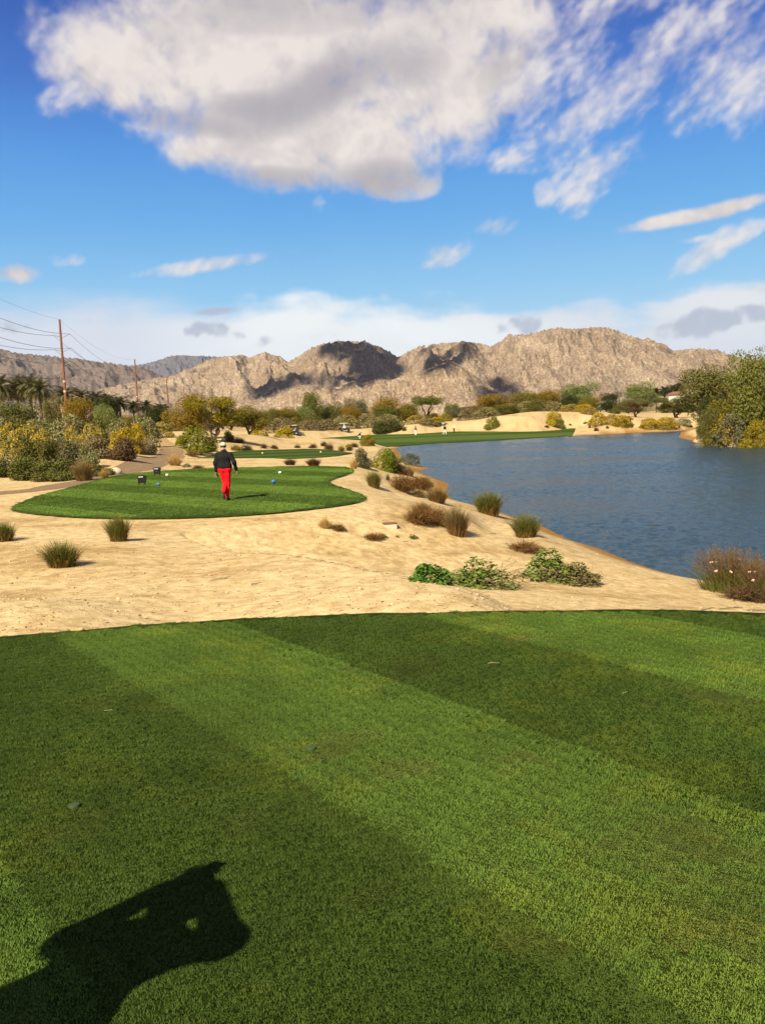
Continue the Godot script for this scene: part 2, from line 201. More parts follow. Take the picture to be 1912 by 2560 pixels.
	func add(m: MB, x: Transform3D) -> void:
		var first := v.size()
		for i in m.v.size():
			v.append(x * m.v[i])
			n.append((x.basis * m.n[i]).normalized())
			c.append(m.c[i])
			t.append(m.t[i])
		for i in m.ix:
			ix.append(first + i)

	func mesh() -> ArrayMesh:
		var a := []
		a.resize(Mesh.ARRAY_MAX)
		a[Mesh.ARRAY_VERTEX] = v
		a[Mesh.ARRAY_NORMAL] = n
		a[Mesh.ARRAY_COLOR] = c
		a[Mesh.ARRAY_TEX_UV] = t
		a[Mesh.ARRAY_INDEX] = ix
		var m := ArrayMesh.new()
		m.add_surface_from_arrays(Mesh.PRIMITIVE_TRIANGLES, a)
		return m


# ---------------------------------------------------------------- naming helpers
func numbered(s: String) -> String:
	used[s] = used.get(s, -1) + 1
	return s if used[s] == 0 else "%s_%03d" % [s, used[s]]


func tag(o: Node, label: String, category: String, group := "") -> void:
	o.set_meta("label", label)
	o.set_meta("category", category)
	if group:
		o.set_meta("group", group)


func thing(called: String, label: String, category: String, at := Vector3.ZERO, turn := 0.0, group := "") -> Node3D:
	var o := Node3D.new()
	o.name = numbered(called)
	add_child(o)
	o.position = at
	o.rotation.y = turn
	tag(o, label, category, group)
	return o


func obj(called: String, m: Mesh, mat: Material, parent: Node = null) -> MeshInstance3D:
	var o := MeshInstance3D.new()
	o.mesh = m
	o.material_override = mat
	if parent == null:
		o.name = numbered(called)
		add_child(o)
	else:
		o.name = called
		parent.add_child(o, true)
	return o


func struct(called: String, m: Mesh, mat: Material, kind := "structure") -> MeshInstance3D:
	var o := obj(called, m, mat)
	o.set_meta("kind", kind)
	return o


func paint(key: String, r: float, g: float, b: float, rough := 0.8, vc := true) -> StandardMaterial3D:
	if mats.has(key):
		return mats[key]
	var m := StandardMaterial3D.new()
	m.resource_name = key
	m.albedo_color = Color(r, g, b).linear_to_srgb()
	m.roughness = rough
	m.metallic_specular = 0.3
	m.vertex_color_use_as_albedo = vc
	mats[key] = m
	return m


func foliage(key: String, r: float, g: float, b: float) -> StandardMaterial3D:
	var m := paint("leaf_" + key, r, g, b, 0.75)
	m.metallic_specular = 0.2
	m.backlight_enabled = true
	m.backlight = Color(0.35, 0.35, 0.25)
	return m


# ---------------------------------------------------------------- the lie of the land (x to the right, d ahead)
func sdist(poly: PackedVector2Array, x: float, y: float) -> float:
	var inside := false
	var best := 1e9
	var a := poly[poly.size() - 1]
	for b in poly:
		var dx := b.x - a.x
		var dy := b.y - a.y
		var t := clampf(((x - a.x) * dx + (y - a.y) * dy) / (dx * dx + dy * dy), 0.0, 1.0)
		var ex := a.x + dx * t - x
		var ey := a.y + dy * t - y
		best = minf(best, ex * ex + ey * ey)
		if (a.y > y) != (b.y > y) and x < dx * (y - a.y) / dy + a.x:
			inside = not inside
		a = b
	return -sqrt(best) if inside else sqrt(best)


var flats := []      # [polygon, bounding rect, height, margin]
var lake_rect := Rect2()
var lake_now := 99.0
var flat_now := 99.0


# the fairway slopes down to the water
func fairway_height(shore: float) -> float:
	return WATER + 0.06 + clampf(shore * 0.05, 0.0, 0.64)


func land(x: float, d: float) -> float:
	var r := sqrt(x * x + d * d) + 0.01
	var a := atan2(x, d) / 0.12
	var q := log(r) / 0.3
	var sw := 0.0
	var sh := 0.0
	for p in RELIEF_AT:
		var e := (a - p.x) * (a - p.x) + (q - p.y) * (q - p.y) + 0.08
		var w := 1.0 / (e * e)
		sw += w
		sh += w * p.z
	var v := sh / sw
	v += (sin(x * 0.9 + d * 0.37) * sin(d * 0.71 - x * 0.33) * 0.02 + sin(x * 0.21 + 1.3) * sin(d * 0.17) * 0.08) * smoothstep(6.0, 14.0, r)
	lake_now = 99.0
	flat_now = 99.0
	if r < 700.0:
		if lake_rect.has_point(Vector2(x, d)):
			lake_now = sdist(LAKE, x, d)
			if lake_now >= 0.0 and lake_now < 14.0:
				v = minf(v, WATER + 0.03 + (0.15 + 0.17 * smoothstep(18.0, 27.0, d)) * lake_now)
				v = maxf(v, WATER + 0.02 + minf(0.06 * lake_now, 0.3))
		for f in flats:
			if f[1].has_point(Vector2(x, d)):
				var s := sdist(f[0], x, d)
				flat_now = minf(flat_now, s)
				if s < f[3]:
					v += ((f[2] if f[2] > -2.0 else fairway_height(lake_now) - 0.5 * clampf(-s / 5.0, 0.0, 1.0)) - 0.06 - v) * (1.0 - smoothstep(0.0, f[3], s))
		if lake_now < 0.0:
			v = WATER - minf(1.2, -lake_now * 0.2)
	return v


func rounded(poly: PackedVector2Array, times := 1) -> PackedVector2Array:
	for k in times:
		var o := PackedVector2Array()
		for i in poly.size():
			var a := poly[i]
			var b := poly[(i + 1) % poly.size()]
			o.append(a * 0.75 + b * 0.25)
			o.append(a * 0.25 + b * 0.75)
		poly = o
	return poly


# ---------------------------------------------------------------- sky
var cloud_noise := FastNoiseLite.new()
var wisp_noise := FastNoiseLite.new()


func srgb(r: float, g: float, b: float) -> Color:
	return Color(r / 255.0, g / 255.0, b / 255.0).srgb_to_linear()


# CLOUDS rows: azimuth, elevation, half width, half height (degrees), tilt, weight
func cloud_density(az: float, el: float, list: Array) -> float:
	var sum := 0.0
	for b in list:
		var dx: float = az - b[0]
		var dy: float = el - b[1]
		if absf(dx) > b[6] or absf(dy) > b[6]:
			continue
		var u: float = (dx * b[7] + dy * b[8]) / b[2]
		var w: float = (dy * b[7] - dx * b[8]) / b[3]
		var q: float = 1.0 - u * u - w * w
		if q > -1.0:
			sum += exp(4.0 * q * b[5] if q > 0.0 else 4.0 * q)
	return -1.0 if sum < 0.0183 else log(sum) * 0.25


func sky_at(az: float, el: float, suns: Array, greys: Array) -> Color:
	var ce := cos(deg_to_rad(el))
	var dir := Vector3(sin(deg_to_rad(az)) * ce, sin(deg_to_rad(el)), -cos(deg_to_rad(az)) * ce)
	# clear air
	var stops := [[-90.0, srgb(150, 170, 200)], [0.0, srgb(206, 230, 243)], [4.0, srgb(180, 218, 243)], [8.0, srgb(143, 200, 241)], [12.0, srgb(108, 176, 235)], [16.0, srgb(87, 154, 227)], [20.0, srgb(68, 119, 203)], [25.0, srgb(50, 88, 174)], [40.0, srgb(38, 76, 165)], [90.0, srgb(26, 58, 140)]]
	var c: Color = stops[0][1]
	for i in stops.size() - 1:
		if el >= stops[i][0]:
			c = stops[i][1].lerp(stops[i + 1][1], clampf((el - stops[i][0]) / (stops[i + 1][0] - stops[i][0]), 0.0, 1.0))
	if el < -0.5:
		return c
	# the white bank along the horizon
	var f := cloud_noise.get_noise_3dv(dir * 26.0)
	var low := wisp_noise.get_noise_3d(dir.x * 9.0, dir.y * 34.0, dir.z * 9.0)
	var left := smoothstep(-6.0, -17.0, az)
	var right := smoothstep(2.0, 16.0, az)
	var top := 6.9 + low * 1.9 + f * 0.9 - right * 0.6 + left * 0.3
	var bank := smoothstep(top + 0.5 + left * 1.5, top - 1.0 - left * 1.3, el)
	var white := srgb(242, 246, 248).lerp(srgb(218, 224, 236), left).lerp(srgb(226, 229, 236), right * 0.8)
	white = white.lerp(srgb(208, 215, 228), clampf(0.35 - low * 1.3 + f * 0.5, 0.0, 1.0) * (0.25 + 0.35 * right + 0.3 * left))
	c = c.lerp(white, bank * 0.97)
	# grey scraps in front of the bank
	var g := cloud_density(az, el, greys)
	if g > -0.95:
		var dens := g * 0.9 + f * 1.9 + wisp_noise.get_noise_3dv(dir * 75.0) * 1.0 - 0.1
		c = c.lerp(srgb(178, 188, 206), smoothstep(0.0, 0.9, dens) * 0.85)
	# heaped clouds
	var m := cloud_density(az, el, suns)
	var away := smoothstep(24.0, 32.0, absf(az))
	if el > 24.5 or away > 0.0:
		away = maxf(away, smoothstep(24.5, 30.0, el))
		m = maxf(m, lerpf(-1.0, 0.12 + 1.3 * wisp_noise.get_noise_3dv(dir * 5.0), away) if el > 7.0 else -1.0)
	if m > -0.98:
		var fine := wisp_noise.get_noise_3dv(dir * 60.0)
		var f2 := cloud_noise.get_noise_3dv((dir + Vector3(-0.016, 0.028, 0.0)) * 26.0)
		var dens := m * 1.5 + f * 1.05 + fine * 0.62 + 0.12
		var a := smoothstep(-0.3, 1.35, dens)
		var lit := clampf(0.72 + (f - f2) * 0.8 + fine * 0.16, 0.0, 1.0)
		var body := srgb(190, 184, 187).lerp(srgb(240, 230, 223), lit)
		body = body.lerp(srgb(163, 158, 167), smoothstep(-0.7, 1.2, cloud_density(az, el, SHADES) + f * 0.7 + fine * 0.3) * 0.7)
		c = c.lerp(body, a * 0.97)
	# thin torn veils
	var v := cloud_density(az, el, VEILS)
	if v > -0.98:
		var p := az * 0.82 + el * 0.57
		var q := el * 0.82 - az * 0.57
		var fib := cloud_noise.get_noise_2d(p * 0.55, q * 1.1)
		var fib2 := wisp_noise.get_noise_2d(p * 1.3 + 50.0, q * 2.4)
		var dens := v * 1.25 + fib * 1.45 + fib2 * 0.65 + 0.12
		c = c.lerp(srgb(206, 200, 208).lerp(srgb(236, 230, 228), clampf(0.6 + fib + fib2 * 0.5, 0.0, 1.0)), smoothstep(-0.35, 2.0, dens) * 0.9)
	return c


func table(rows: PackedFloat32Array) -> Array:
	var o := []
	for i in range(0, rows.size(), 6):
		var a := deg_to_rad(rows[i + 4])
		o.append([rows[i], rows[i + 1], rows[i + 2], rows[i + 3], rows[i + 4], rows[i + 5], maxf(rows[i + 2], rows[i + 3]) * 1.45, cos(a), sin(a)])
	return o


var SHADES := []
var VEILS := []


func make_sky(env: Environment, expo: float) -> void:
	cloud_noise.seed = 5
	cloud_noise.noise_type = FastNoiseLite.TYPE_SIMPLEX_SMOOTH
	cloud_noise.frequency = 0.30
	cloud_noise.fractal_octaves = 6
	cloud_noise.fractal_gain = 0.58
	cloud_noise.domain_warp_enabled = true
	cloud_noise.domain_warp_amplitude = 0.9
	cloud_noise.domain_warp_frequency = 0.35
	cloud_noise.domain_warp_fractal_octaves = 2
	wisp_noise.seed = 9
	wisp_noise.noise_type = FastNoiseLite.TYPE_SIMPLEX_SMOOTH
	wisp_noise.frequency = 0.5
	wisp_noise.fractal_octaves = 4
	SHADES = table(CLOUD_SHADES)
	VEILS = table(CLOUD_VEILS)
	var suns := table(CLOUDS)
	var greys := table(CLOUD_SCRAPS)
	var w := 512
	var im := Image.create_empty(w, w / 2, false, Image.FORMAT_RGBF)
	for y in w / 2:
		for x in w:
			var az := (x + 0.5) / w * 360.0
			im.set_pixel(x, y, sky_at(az if az < 180.0 else az - 360.0, 90.0 - (y + 0.5) / w * 360.0, suns, greys) * (1.0 / expo))
	im.resize(4096, 2048, Image.INTERPOLATE_BILINEAR)
	w = 4096
	for y in range(670, 1026):
		var el := 90.0 - (y + 0.5) / w * 360.0
		for i in range(-350, 350):
			var az := (i + 0.5) / w * 360.0
			im.set_pixel(posmod(i, w), y, sky_at(az, el, suns, greys) * (1.0 / expo))
	var sky := Sky.new()
	var pano := PanoramaSkyMaterial.new()
	pano.panorama = ImageTexture.create_from_image(im)
	sky.sky_material = pano
	env.background_mode = Environment.BG_SKY
	env.sky = sky


# ---------------------------------------------------------------- mountains
func sample(line: PackedVector2Array, a: float) -> float:
	if a <= line[0].x:
		return line[0].y
	for i in line.size() - 1:
		if a < line[i + 1].x:
			var t := (a - line[i].x) / (line[i + 1].x - line[i].x)
			return lerpf(line[i].y, line[i + 1].y, t)
	return line[line.size() - 1].y


var slopes := []


func mountain(called: String, line: PackedVector2Array, r0: float, r1: float, r2: float, cols: int, rows: int, amp: float, scale: float, cut: float, tones: Array, rng_seed: int) -> void:
	var big := FastNoiseLite.new()
	big.seed = rng_seed
	big.frequency = 1.0 / scale
	big.noise_type = FastNoiseLite.TYPE_SIMPLEX_SMOOTH
	big.fractal_type = FastNoiseLite.FRACTAL_RIDGED
	big.fractal_octaves = 6
	big.fractal_gain = 0.44
	big.domain_warp_enabled = true
	big.domain_warp_amplitude = scale * 0.35
	big.domain_warp_frequency = 1.0 / scale
	var tone := FastNoiseLite.new()
	tone.seed = rng_seed + 7
	tone.frequency = 1.0 / 90.0
	tone.fractal_octaves = 5
	tone.fractal_gain = 0.62
	var mb := MB.new()
	var wants := []
	var mosts := []
	var a0 := line[0].x
	var a1 := line[line.size() - 1].x
	for i in cols:
		var az := deg_to_rad(lerpf(a0, a1, i / (cols - 1.0)))
		var want := tan(deg_to_rad(sample(line, rad_to_deg(az))))
		wants.append(want)
		var column := PackedVector3Array()
		var most := -1.0
		for j in rows:
			var t := 1.35 * j / (rows - 1.0)
			var r := lerpf(r0, r1, t) if t < 1.0 else lerpf(r1, r2, (t - 1.0) / 0.35)
			var x := sin(az) * r
			var z := -cos(az) * r
			var rise := pow(smoothstep(0.0, 1.0, t) * 0.55 + t * 0.45, 0.9) if t < 1.0 else 1.0 - smoothstep(0.0, 0.35, t - 1.0) * 0.7
			var carve := sin(clampf(t, 0.0, 1.0) * PI * 0.86)
			var side := big.get_noise_2d(az * r1 * 1.3 + r * 0.22, r * 0.34 + 5000.0)
			var h := want * r1 * rise + (big.get_noise_2d(x, z) * 0.32 + side * 0.42 + 0.1) * amp * (0.12 + carve) * clampf(want * r1 / (amp * 2.5), 0.15, 1.0)
			h += tone.get_noise_2d(x * 1.7, z * 1.7) * amp * 0.13
			column.append(Vector3(x, h, z))
			most = maxf(most, (h - EYE) / r)
		mosts.append(maxf(most, 1e-4))
		for p in column:
			mb.v.append(p)
			var s := tone.get_noise_2d(p.x + p.y * 0.8, p.z - p.y * 0.5) * 1.6
			var s2 := tone.get_noise_2d(p.x * 0.23 + 900.0, p.z * 0.23 + p.y)
			var col: Color = tones[0].lerp(tones[1], clampf(0.5 + s, 0.0, 1.0)).lerp(tones[2], clampf(s2 * 2.2 - 0.1, 0.0, 1.0) * 0.8)
			col = col.lerp(tones[2] * 1.12, smoothstep(0.1, 0.45, tone.get_noise_2d(atan2(p.x, -p.z) * r1 * 2.2, Vector2(p.x, p.z).length() * 0.25 + p.y * 0.6)) * 0.55)
			col = col.lerp(tones[3], smoothstep(0.28, 0.5, tone.get_noise_2d(p.x * 2.1 - 333.0, p.z * 0.7 + p.y * 1.5)) * 0.75)
			mb.c.append(col)
			mb.n.append(Vector3.ZERO)
	# raise or lower the whole slope smoothly, and the crest exactly, to the skyline
	for i in cols:
		var near := 0.0
		var wide := 0.0
		for q in range(maxi(i - 22, 0), mini(i + 23, cols)):
			wide += wants[q] / mosts[q] / (mini(i + 22, cols - 1) - maxi(i - 22, 0) + 1.0)
		for q in range(maxi(i - 2, 0), mini(i + 3, cols)):
			near += wants[q] / mosts[q] / (mini(i + 2, cols - 1) - maxi(i - 2, 0) + 1.0)
		for j in rows:
			var p := mb.v[i * rows + j]
			var t := clampf(1.35 * j / (rows - 1.0), 0.0, 1.0)
			mb.v[i * rows + j] = Vector3(p.x, (p.y - EYE) * lerpf(wide, near, t * t) + EYE - (9.0 if j == 0 else 0.0), p.z)
	slopes.append([deg_to_rad(a0), deg_to_rad(a1), cols, rows, mb.v])
	for i in cols - 1:
		for j in rows - 1:
			var a := i * rows + j
			var p := mb.v[a]
			var e := mb.v[a + rows]
			var f := mb.v[a + 1]
			var nn := (e - p).cross(f - p)
			if nn.y < 0.0:
				nn = -nn
			for q in [a, a + 1, a + rows, a + rows + 1]:
				mb.n[q] += nn
			mb.ix.append_array([a, a + 1, a + rows, a + 1, a + rows + 1, a + rows])
	for i in mb.n.size():
		mb.n[i] = mb.n[i].normalized()
	mb.t.resize(mb.v.size())
	var rock_mat := paint("rock", 1, 1, 1, 0.95)
	if rock_mat.albedo_texture == null:
		rock_mat.metallic_specular = 0.1
		rock_mat.albedo_texture = noise_tex(1024, 0.03, 6, 91, Color(0.54, 0.52, 0.52), Color(1, 1, 1), 0.72, 0.26, 0.72)
		rock_mat.uv1_triplanar = true
		rock_mat.uv1_world_triplanar = true
		rock_mat.uv1_scale = Vector3.ONE / 330.0
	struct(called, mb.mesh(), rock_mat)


# ---------------------------------------------------------------- ground, water, turf
func noise_tex(size: int, freq: float, octaves: int, rng_seed: int, dark: Color, pale: Color, gain := 0.55, lo := 0.0, hi := 1.0) -> NoiseTexture2D:
	var f := FastNoiseLite.new()
	f.seed = rng_seed
	f.noise_type = FastNoiseLite.TYPE_SIMPLEX_SMOOTH
	f.frequency = freq
	f.fractal_octaves = octaves
	f.fractal_gain = gain
	var t := NoiseTexture2D.new()
	t.width = size
	t.height = size
	t.seamless = true
	t.noise = f
	var g := Gradient.new()
	g.set_color(0, dark)
	g.set_color(1, pale)
	g.set_offset(0, lo)
	g.set_offset(1, hi)
	t.color_ramp = g
	return t


func make_ground() -> void:
	var sand := paint("sand", 1, 1, 1, 0.95)
	sand.metallic_specular = 0.15
	sand.albedo_texture = noise_tex(1024, 0.012, 7, 21, Color(0.82, 0.80, 0.76), Color(1, 1, 1), 0.75, 0.25, 0.75)
	sand.heightmap_enabled = true
	sand.heightmap_texture = noise_tex(1024, 0.02, 6, 22, Color.BLACK, Color.WHITE, 0.7)
	sand.heightmap_scale = 1.1
	var streak := FastNoiseLite.new()
	streak.seed = 31
	streak.frequency = 0.22
	streak.fractal_octaves = 5
	streak.fractal_gain = 0.6
	streak.domain_warp_enabled = true
	streak.domain_warp_amplitude = 2.5
	streak.domain_warp_frequency = 0.12
	var az := []
	var a := -180.0
	while a < 179.9:
		az.append(a)
		a += 0.2 if absf(a + 0.01) < 32.0 else 4.0
	var rs := []
	var r := 0.5
	while r < 9000.0:
		rs.append(r)
		r *= 1.35 if r < 5.5 or r > 900.0 else 1.014 if r < 70.0 else 1.022 if r < 240.0 else 1.08
	var mb := MB.new()
	var rows := rs.size()
	var pale := Color(0.50, 0.402, 0.226)
	var warm := Color(0.44, 0.338, 0.175)
	var stain := Color(0.30, 0.21, 0.095)
	var damp := Color(0.25, 0.13, 0.03)
	var scrub := Color(0.13, 0.115, 0.05)
	for g in az:
		for q in rs:
			var x: float = sin(deg_to_rad(g)) * q
			var d: float = cos(deg_to_rad(g)) * q
			var y := land(x, d)
			mb.v.append(Vector3(x, y, -d))
			mb.n.append(Vector3.ZERO)
			mb.t.append(Vector2(x, d) / 5.0)
			var s1 := streak.get_noise_2d(x * 0.55 - d * 0.1, d * 0.9 + x * 0.15)
			var s2 := streak.get_noise_2d(x * 1.6 + 70.0, d * 4.0 - x * 0.7)
			var col := pale.lerp(warm, clampf(0.35 + s1 * 1.5, 0.0, 1.0))
			col = col.lerp(stain, smoothstep(0.08, 0.5, s2 + s1 * 0.6) * 0.62)
			if lake_now < 2.5:
				col = col.lerp(damp, smoothstep(1.5, 0.5, lake_now + s2 * 0.6) * 0.9)
			if q > 230.0:
				col = col.lerp(scrub, smoothstep(230.0, 420.0, q) * clampf(0.75 + s1, 0.0, 1.0))
			mb.c.append(col)
	for i in az.size():
		var i2: int = (i + 1) % az.size()
		for j in rows - 1:
			var p := i * rows + j
			var e := i2 * rows + j
			var nn := (mb.v[p + 1] - mb.v[p]).cross(mb.v[e] - mb.v[p])
			if nn.y < 0.0:
				nn = -nn
			nn = nn.normalized()
			for k in [p, p + 1, e, e + 1]:
				mb.n[k] += nn
			mb.tri(p, p + 1, e)
			mb.tri(p + 1, e + 1, e)
	for i in mb.n.size():
		mb.n[i] = mb.n[i].normalized()
	struct("sandy_ground", mb.mesh(), sand)


func make_lake() -> void:
	var w := paint("water", 0.020, 0.040, 0.054, 0.15, false)
	w.metallic_specular = 0.37
	w.normal_enabled = true
	var f := FastNoiseLite.new()
	f.seed = 77
	f.noise_type = FastNoiseLite.TYPE_SIMPLEX_SMOOTH
	f.frequency = 0.022
	f.fractal_octaves = 6
	f.fractal_gain = 0.62
	f.domain_warp_enabled = true
	f.domain_warp_amplitude = 25.0
	f.domain_warp_frequency = 0.01
	var t := NoiseTexture2D.new()
	t.width = 2048
	t.height = 2048
	t.seamless = true
	t.as_normal_map = true
	t.bump_strength = 26.0
	t.noise = f
	w.normal_texture = t
	w.normal_scale = 0.4
	# real wavelets: a fan of rows, finer near the shore where we stand
	var wave := FastNoiseLite.new()
	wave.seed = 19
	wave.noise_type = FastNoiseLite.TYPE_SIMPLEX_SMOOTH
	wave.frequency = 1.5
	wave.fractal_octaves = 3
	wave.fractal_gain = 0.5
	var gust := FastNoiseLite.new()
	gust.seed = 20
	gust.frequency = 0.035
	gust.fractal_octaves = 3
	var rs := []
	var q := 12.0
	while q < 182.0:
		rs.append(q)
		q += 0.09 + q * 0.0022
	var mb := MB.new()
	var rows := rs.size()
	var cols := 420
	for i in cols + 1:
		var az := deg_to_rad(-4.0 + 40.0 * i / cols)
		for r in rs:
			var x: float = sin(az) * r
			var d: float = cos(az) * r
			var amp := 0.041 * clampf(0.95 + gust.get_noise_2d(x, d * 1.6) * 1.1, 0.35, 1.5)
			mb.v.append(Vector3(x, WATER + wave.get_noise_2d(x * 0.75 + d * 0.15, d * 1.15) * amp, -d))
			mb.n.append(Vector3.ZERO)
			mb.c.append(Color.WHITE)
			mb.t.append(Vector2(x / 13.0, d / 9.0))
	for i in cols:
		for j in rows - 1:
			var p := i * rows + j
			var nn := (mb.v[p + 1] - mb.v[p]).cross(mb.v[p + rows] - mb.v[p])
			nn = nn if nn.y > 0.0 else -nn
			for k in [p, p + 1, p + rows, p + rows + 1]:
				mb.n[k] += nn
			mb.tri(p, p + 1, p + rows)
			mb.tri(p + 1, p + rows + 1, p + rows)
	for i in mb.n.size():
		mb.n[i] = mb.n[i].normalized()
	for k in 16:
		var a0 := deg_to_rad(lerpf(36.0, 100.0, k / 16.0))
		var a1 := deg_to_rad(lerpf(36.0, 100.0, (k + 1) / 16.0))
		mb.quad(Vector3(sin(a0) * 12.0, WATER, -cos(a0) * 12.0), Vector3(sin(a1) * 12.0, WATER, -cos(a1) * 12.0), Vector3(sin(a1) * 182.0, WATER, -cos(a1) * 182.0), Vector3(sin(a0) * 182.0, WATER, -cos(a0) * 182.0), Vector3.UP)
	struct("lake_water", mb.mesh(), w)


func turf_mat() -> StandardMaterial3D:
	var m := paint("turf", 1, 1, 1, 0.9)
	if m.albedo_texture == null:
		m.metallic_specular = 0.15
		m.albedo_texture = noise_tex(1024, 0.03, 6, 41, Color(0.72, 0.72, 0.66), Color(1, 1, 1), 0.75, 0.25, 0.75)
		m.heightmap_enabled = true
		m.heightmap_texture = noise_tex(1024, 0.09, 5, 42, Color.BLACK, Color.WHITE, 0.75)
		m.heightmap_scale = 3.0
	return m


func ragged(poly: PackedVector2Array, much: float) -> PackedVector2Array:
	var f := FastNoiseLite.new()
	f.seed = 3
	f.frequency = 1.6
	f.fractal_octaves = 3
	var o := PackedVector2Array()
	for i in poly.size():
		var a := poly[i]
		var b := poly[(i + 1) % poly.size()]
		var n := clampi(ceili(a.distance_to(b) / 0.25), 1, 24)
		for k in n:
			var p := a.lerp(b, float(k) / n)
			o.append(p + Vector2(f.get_noise_2d(p.x, p.y), f.get_noise_2d(p.x + 90.0, p.y)) * much * 2.0)
	return o


# a mown lawn: the outline cut into stripes with the mowing sheen painted in as two greens, laid at height y, with a skirt down to the sand
func turf(called: String, poly: PackedVector2Array, y: float, axis: Vector2, width: float, shift: float, dark: Color, light: Color, uv: float, lip := 0.12) -> void:
	var mb := MB.new()
	poly = ragged(poly, 0.02 if y > -1.0 else 0.06)
	axis = axis.normalized()
	var across := Vector2(-axis.y, axis.x)
	var lo := 1e9
	var hi := -1e9
	for p in poly:
		lo = minf(lo, p.dot(across))
		hi = maxf(hi, p.dot(across))
	var k := floori((lo - shift) / width)
	while k * width + shift < hi:
		mb.col = dark if posmod(k, 2) == 0 else light
		var s0 := k * width + shift
		var band := PackedVector2Array()
		for i in 41:
			var t := -300.0 + 15.0 * i
			band.append(axis * t + across * (s0 + sin(t * 0.35 + k) * 0.04 * width))
		for i in 41:
			var t := 300.0 - 15.0 * i
			band.append(axis * t + across * (s0 + width + sin(t * 0.35 + k + 1) * 0.04 * width))
		var pieces := Geometry2D.intersect_polygons(poly, band)
		if y < -2.0:
			var small: Array[PackedVector2Array] = []
			for piece in pieces:
				for q in range(-40, 40):
					var o := axis * (q * 5.0) + axis * poly[0].dot(axis)
					for half in 2:
						var s1 := across * (s0 + width * 0.5 * half - 0.6 * (1 - half)) - across * o.dot(across)
						var s2 := across * (s0 + width * 0.5 * (half + 1) + 0.6 * half) - across * o.dot(across)
						small.append_array(Geometry2D.intersect_polygons(piece, PackedVector2Array([o + s1, o + axis * 5.0 + s1, o + axis * 5.0 + s2, o + s2])))
			pieces = small
		for piece in pieces:
			var tri := Geometry2D.triangulate_polygon(piece)
			var first := mb.v.size()
			for p in piece:
				mb.vert(Vector3(p.x, y if y > -2.0 else fairway_height(sdist(LAKE, p.x, p.y)), -p.y), Vector3.UP, p / uv)
			for i in range(0, tri.size(), 3):
				mb.tri(first + tri[i], first + tri[i + 1], first + tri[i + 2])
		k += 1
	mb.col = dark
	for i in poly.size():
		var a := poly[i]
		var b := poly[(i + 1) % poly.size()]
		if y < -2.0:
			y = fairway_height(sdist(LAKE, a.x, a.y)) - 0.03
		var nn := Vector3(b.y - a.y, 0, b.x - a.x).normalized()
		mb.quad(Vector3(a.x, y, -a.y), Vector3(b.x, y, -b.y), Vector3(b.x, y - lip, -b.y), Vector3(a.x, y - lip, -a.y), nn if not Geometry2D.is_point_in_polygon((a + b) * 0.5 + Vector2(nn.x, -nn.z) * 0.01, poly) else -nn)
	struct(called, mb.mesh(), turf_mat())


func blade_patch(rng_seed: int, size: float, count: int, lean: Vector3, long: float, wide: float) -> ArrayMesh:
	var rng := RandomNumberGenerator.new()
	rng.seed = rng_seed
	var mb := MB.new()
	for i in count:
		var at := Vector3(rng.randf_range(-0.5, 0.5) * size, 0, rng.randf_range(-0.5, 0.5) * size)
		var a := rng.randf() * TAU
		var s := Vector3(cos(a), 0, sin(a)) * wide * rng.randf_range(0.6, 1.2)
		var tip := (Vector3.UP + lean + Vector3(rng.randfn(0, 0.4), 0, rng.randfn(0, 0.4))).normalized() * long * rng.randf_range(0.55, 1.2)
		var v := rng.randf_range(0.82, 1.18)
		mb.col = Color(v, v, v)
		var odd := rng.randf()
		if odd < 0.05:
			mb.col = Color(2.4, 1.45, 1.6) * v
		elif odd < 0.25:
			mb.col = Color(1.35, 1.15, 0.9) * v
		var nn := (s.cross(tip)).normalized()
		if nn.y < 0.0:
			nn = -nn
		mb.face3(at - s, at + s, at + tip, (nn + Vector3.UP * 0.7).normalized())
	return mb.mesh()


func blades(called: String, label: String, spots: Array, patch: ArrayMesh, mat: Material) -> void:
	var mm := MultiMesh.new()
	mm.transform_format = MultiMesh.TRANSFORM_3D
	mm.use_colors = true
	mm.mesh = patch
	mm.instance_count = spots.size()
	for i in spots.size():
		mm.set_instance_transform(i, spots[i][0])
		mm.set_instance_color(i, spots[i][1])
	var o := MultiMeshInstance3D.new()
	o.multimesh = mm
	o.material_override = mat
	o.name = numbered(called)
	add_child(o)
	o.set_meta("kind", "stuff")
	tag(o, label, "grass")


var WORN := [Vector3(-0.30, 4.05, 0.22), Vector3(0.05, 3.75, 0.16), Vector3(0.62, 3.85, 0.14), Vector3(1.05, 3.0, 0.3), Vector3(1.0, 2.55, 0.2), Vector3(-1.25, 3.35, 0.18), Vector3(-0.55, 3.3, 0.12), Vector3(1.75, 4.6, 0.22), Vector3(0.15, 5.4, 0.25), Vector3(-1.7, 4.9, 0.15), Vector3(0.9, 5.9, 0.18), Vector3(0.35, 2.45, 0.1), Vector3(-0.1, 2.75, 0.08)]


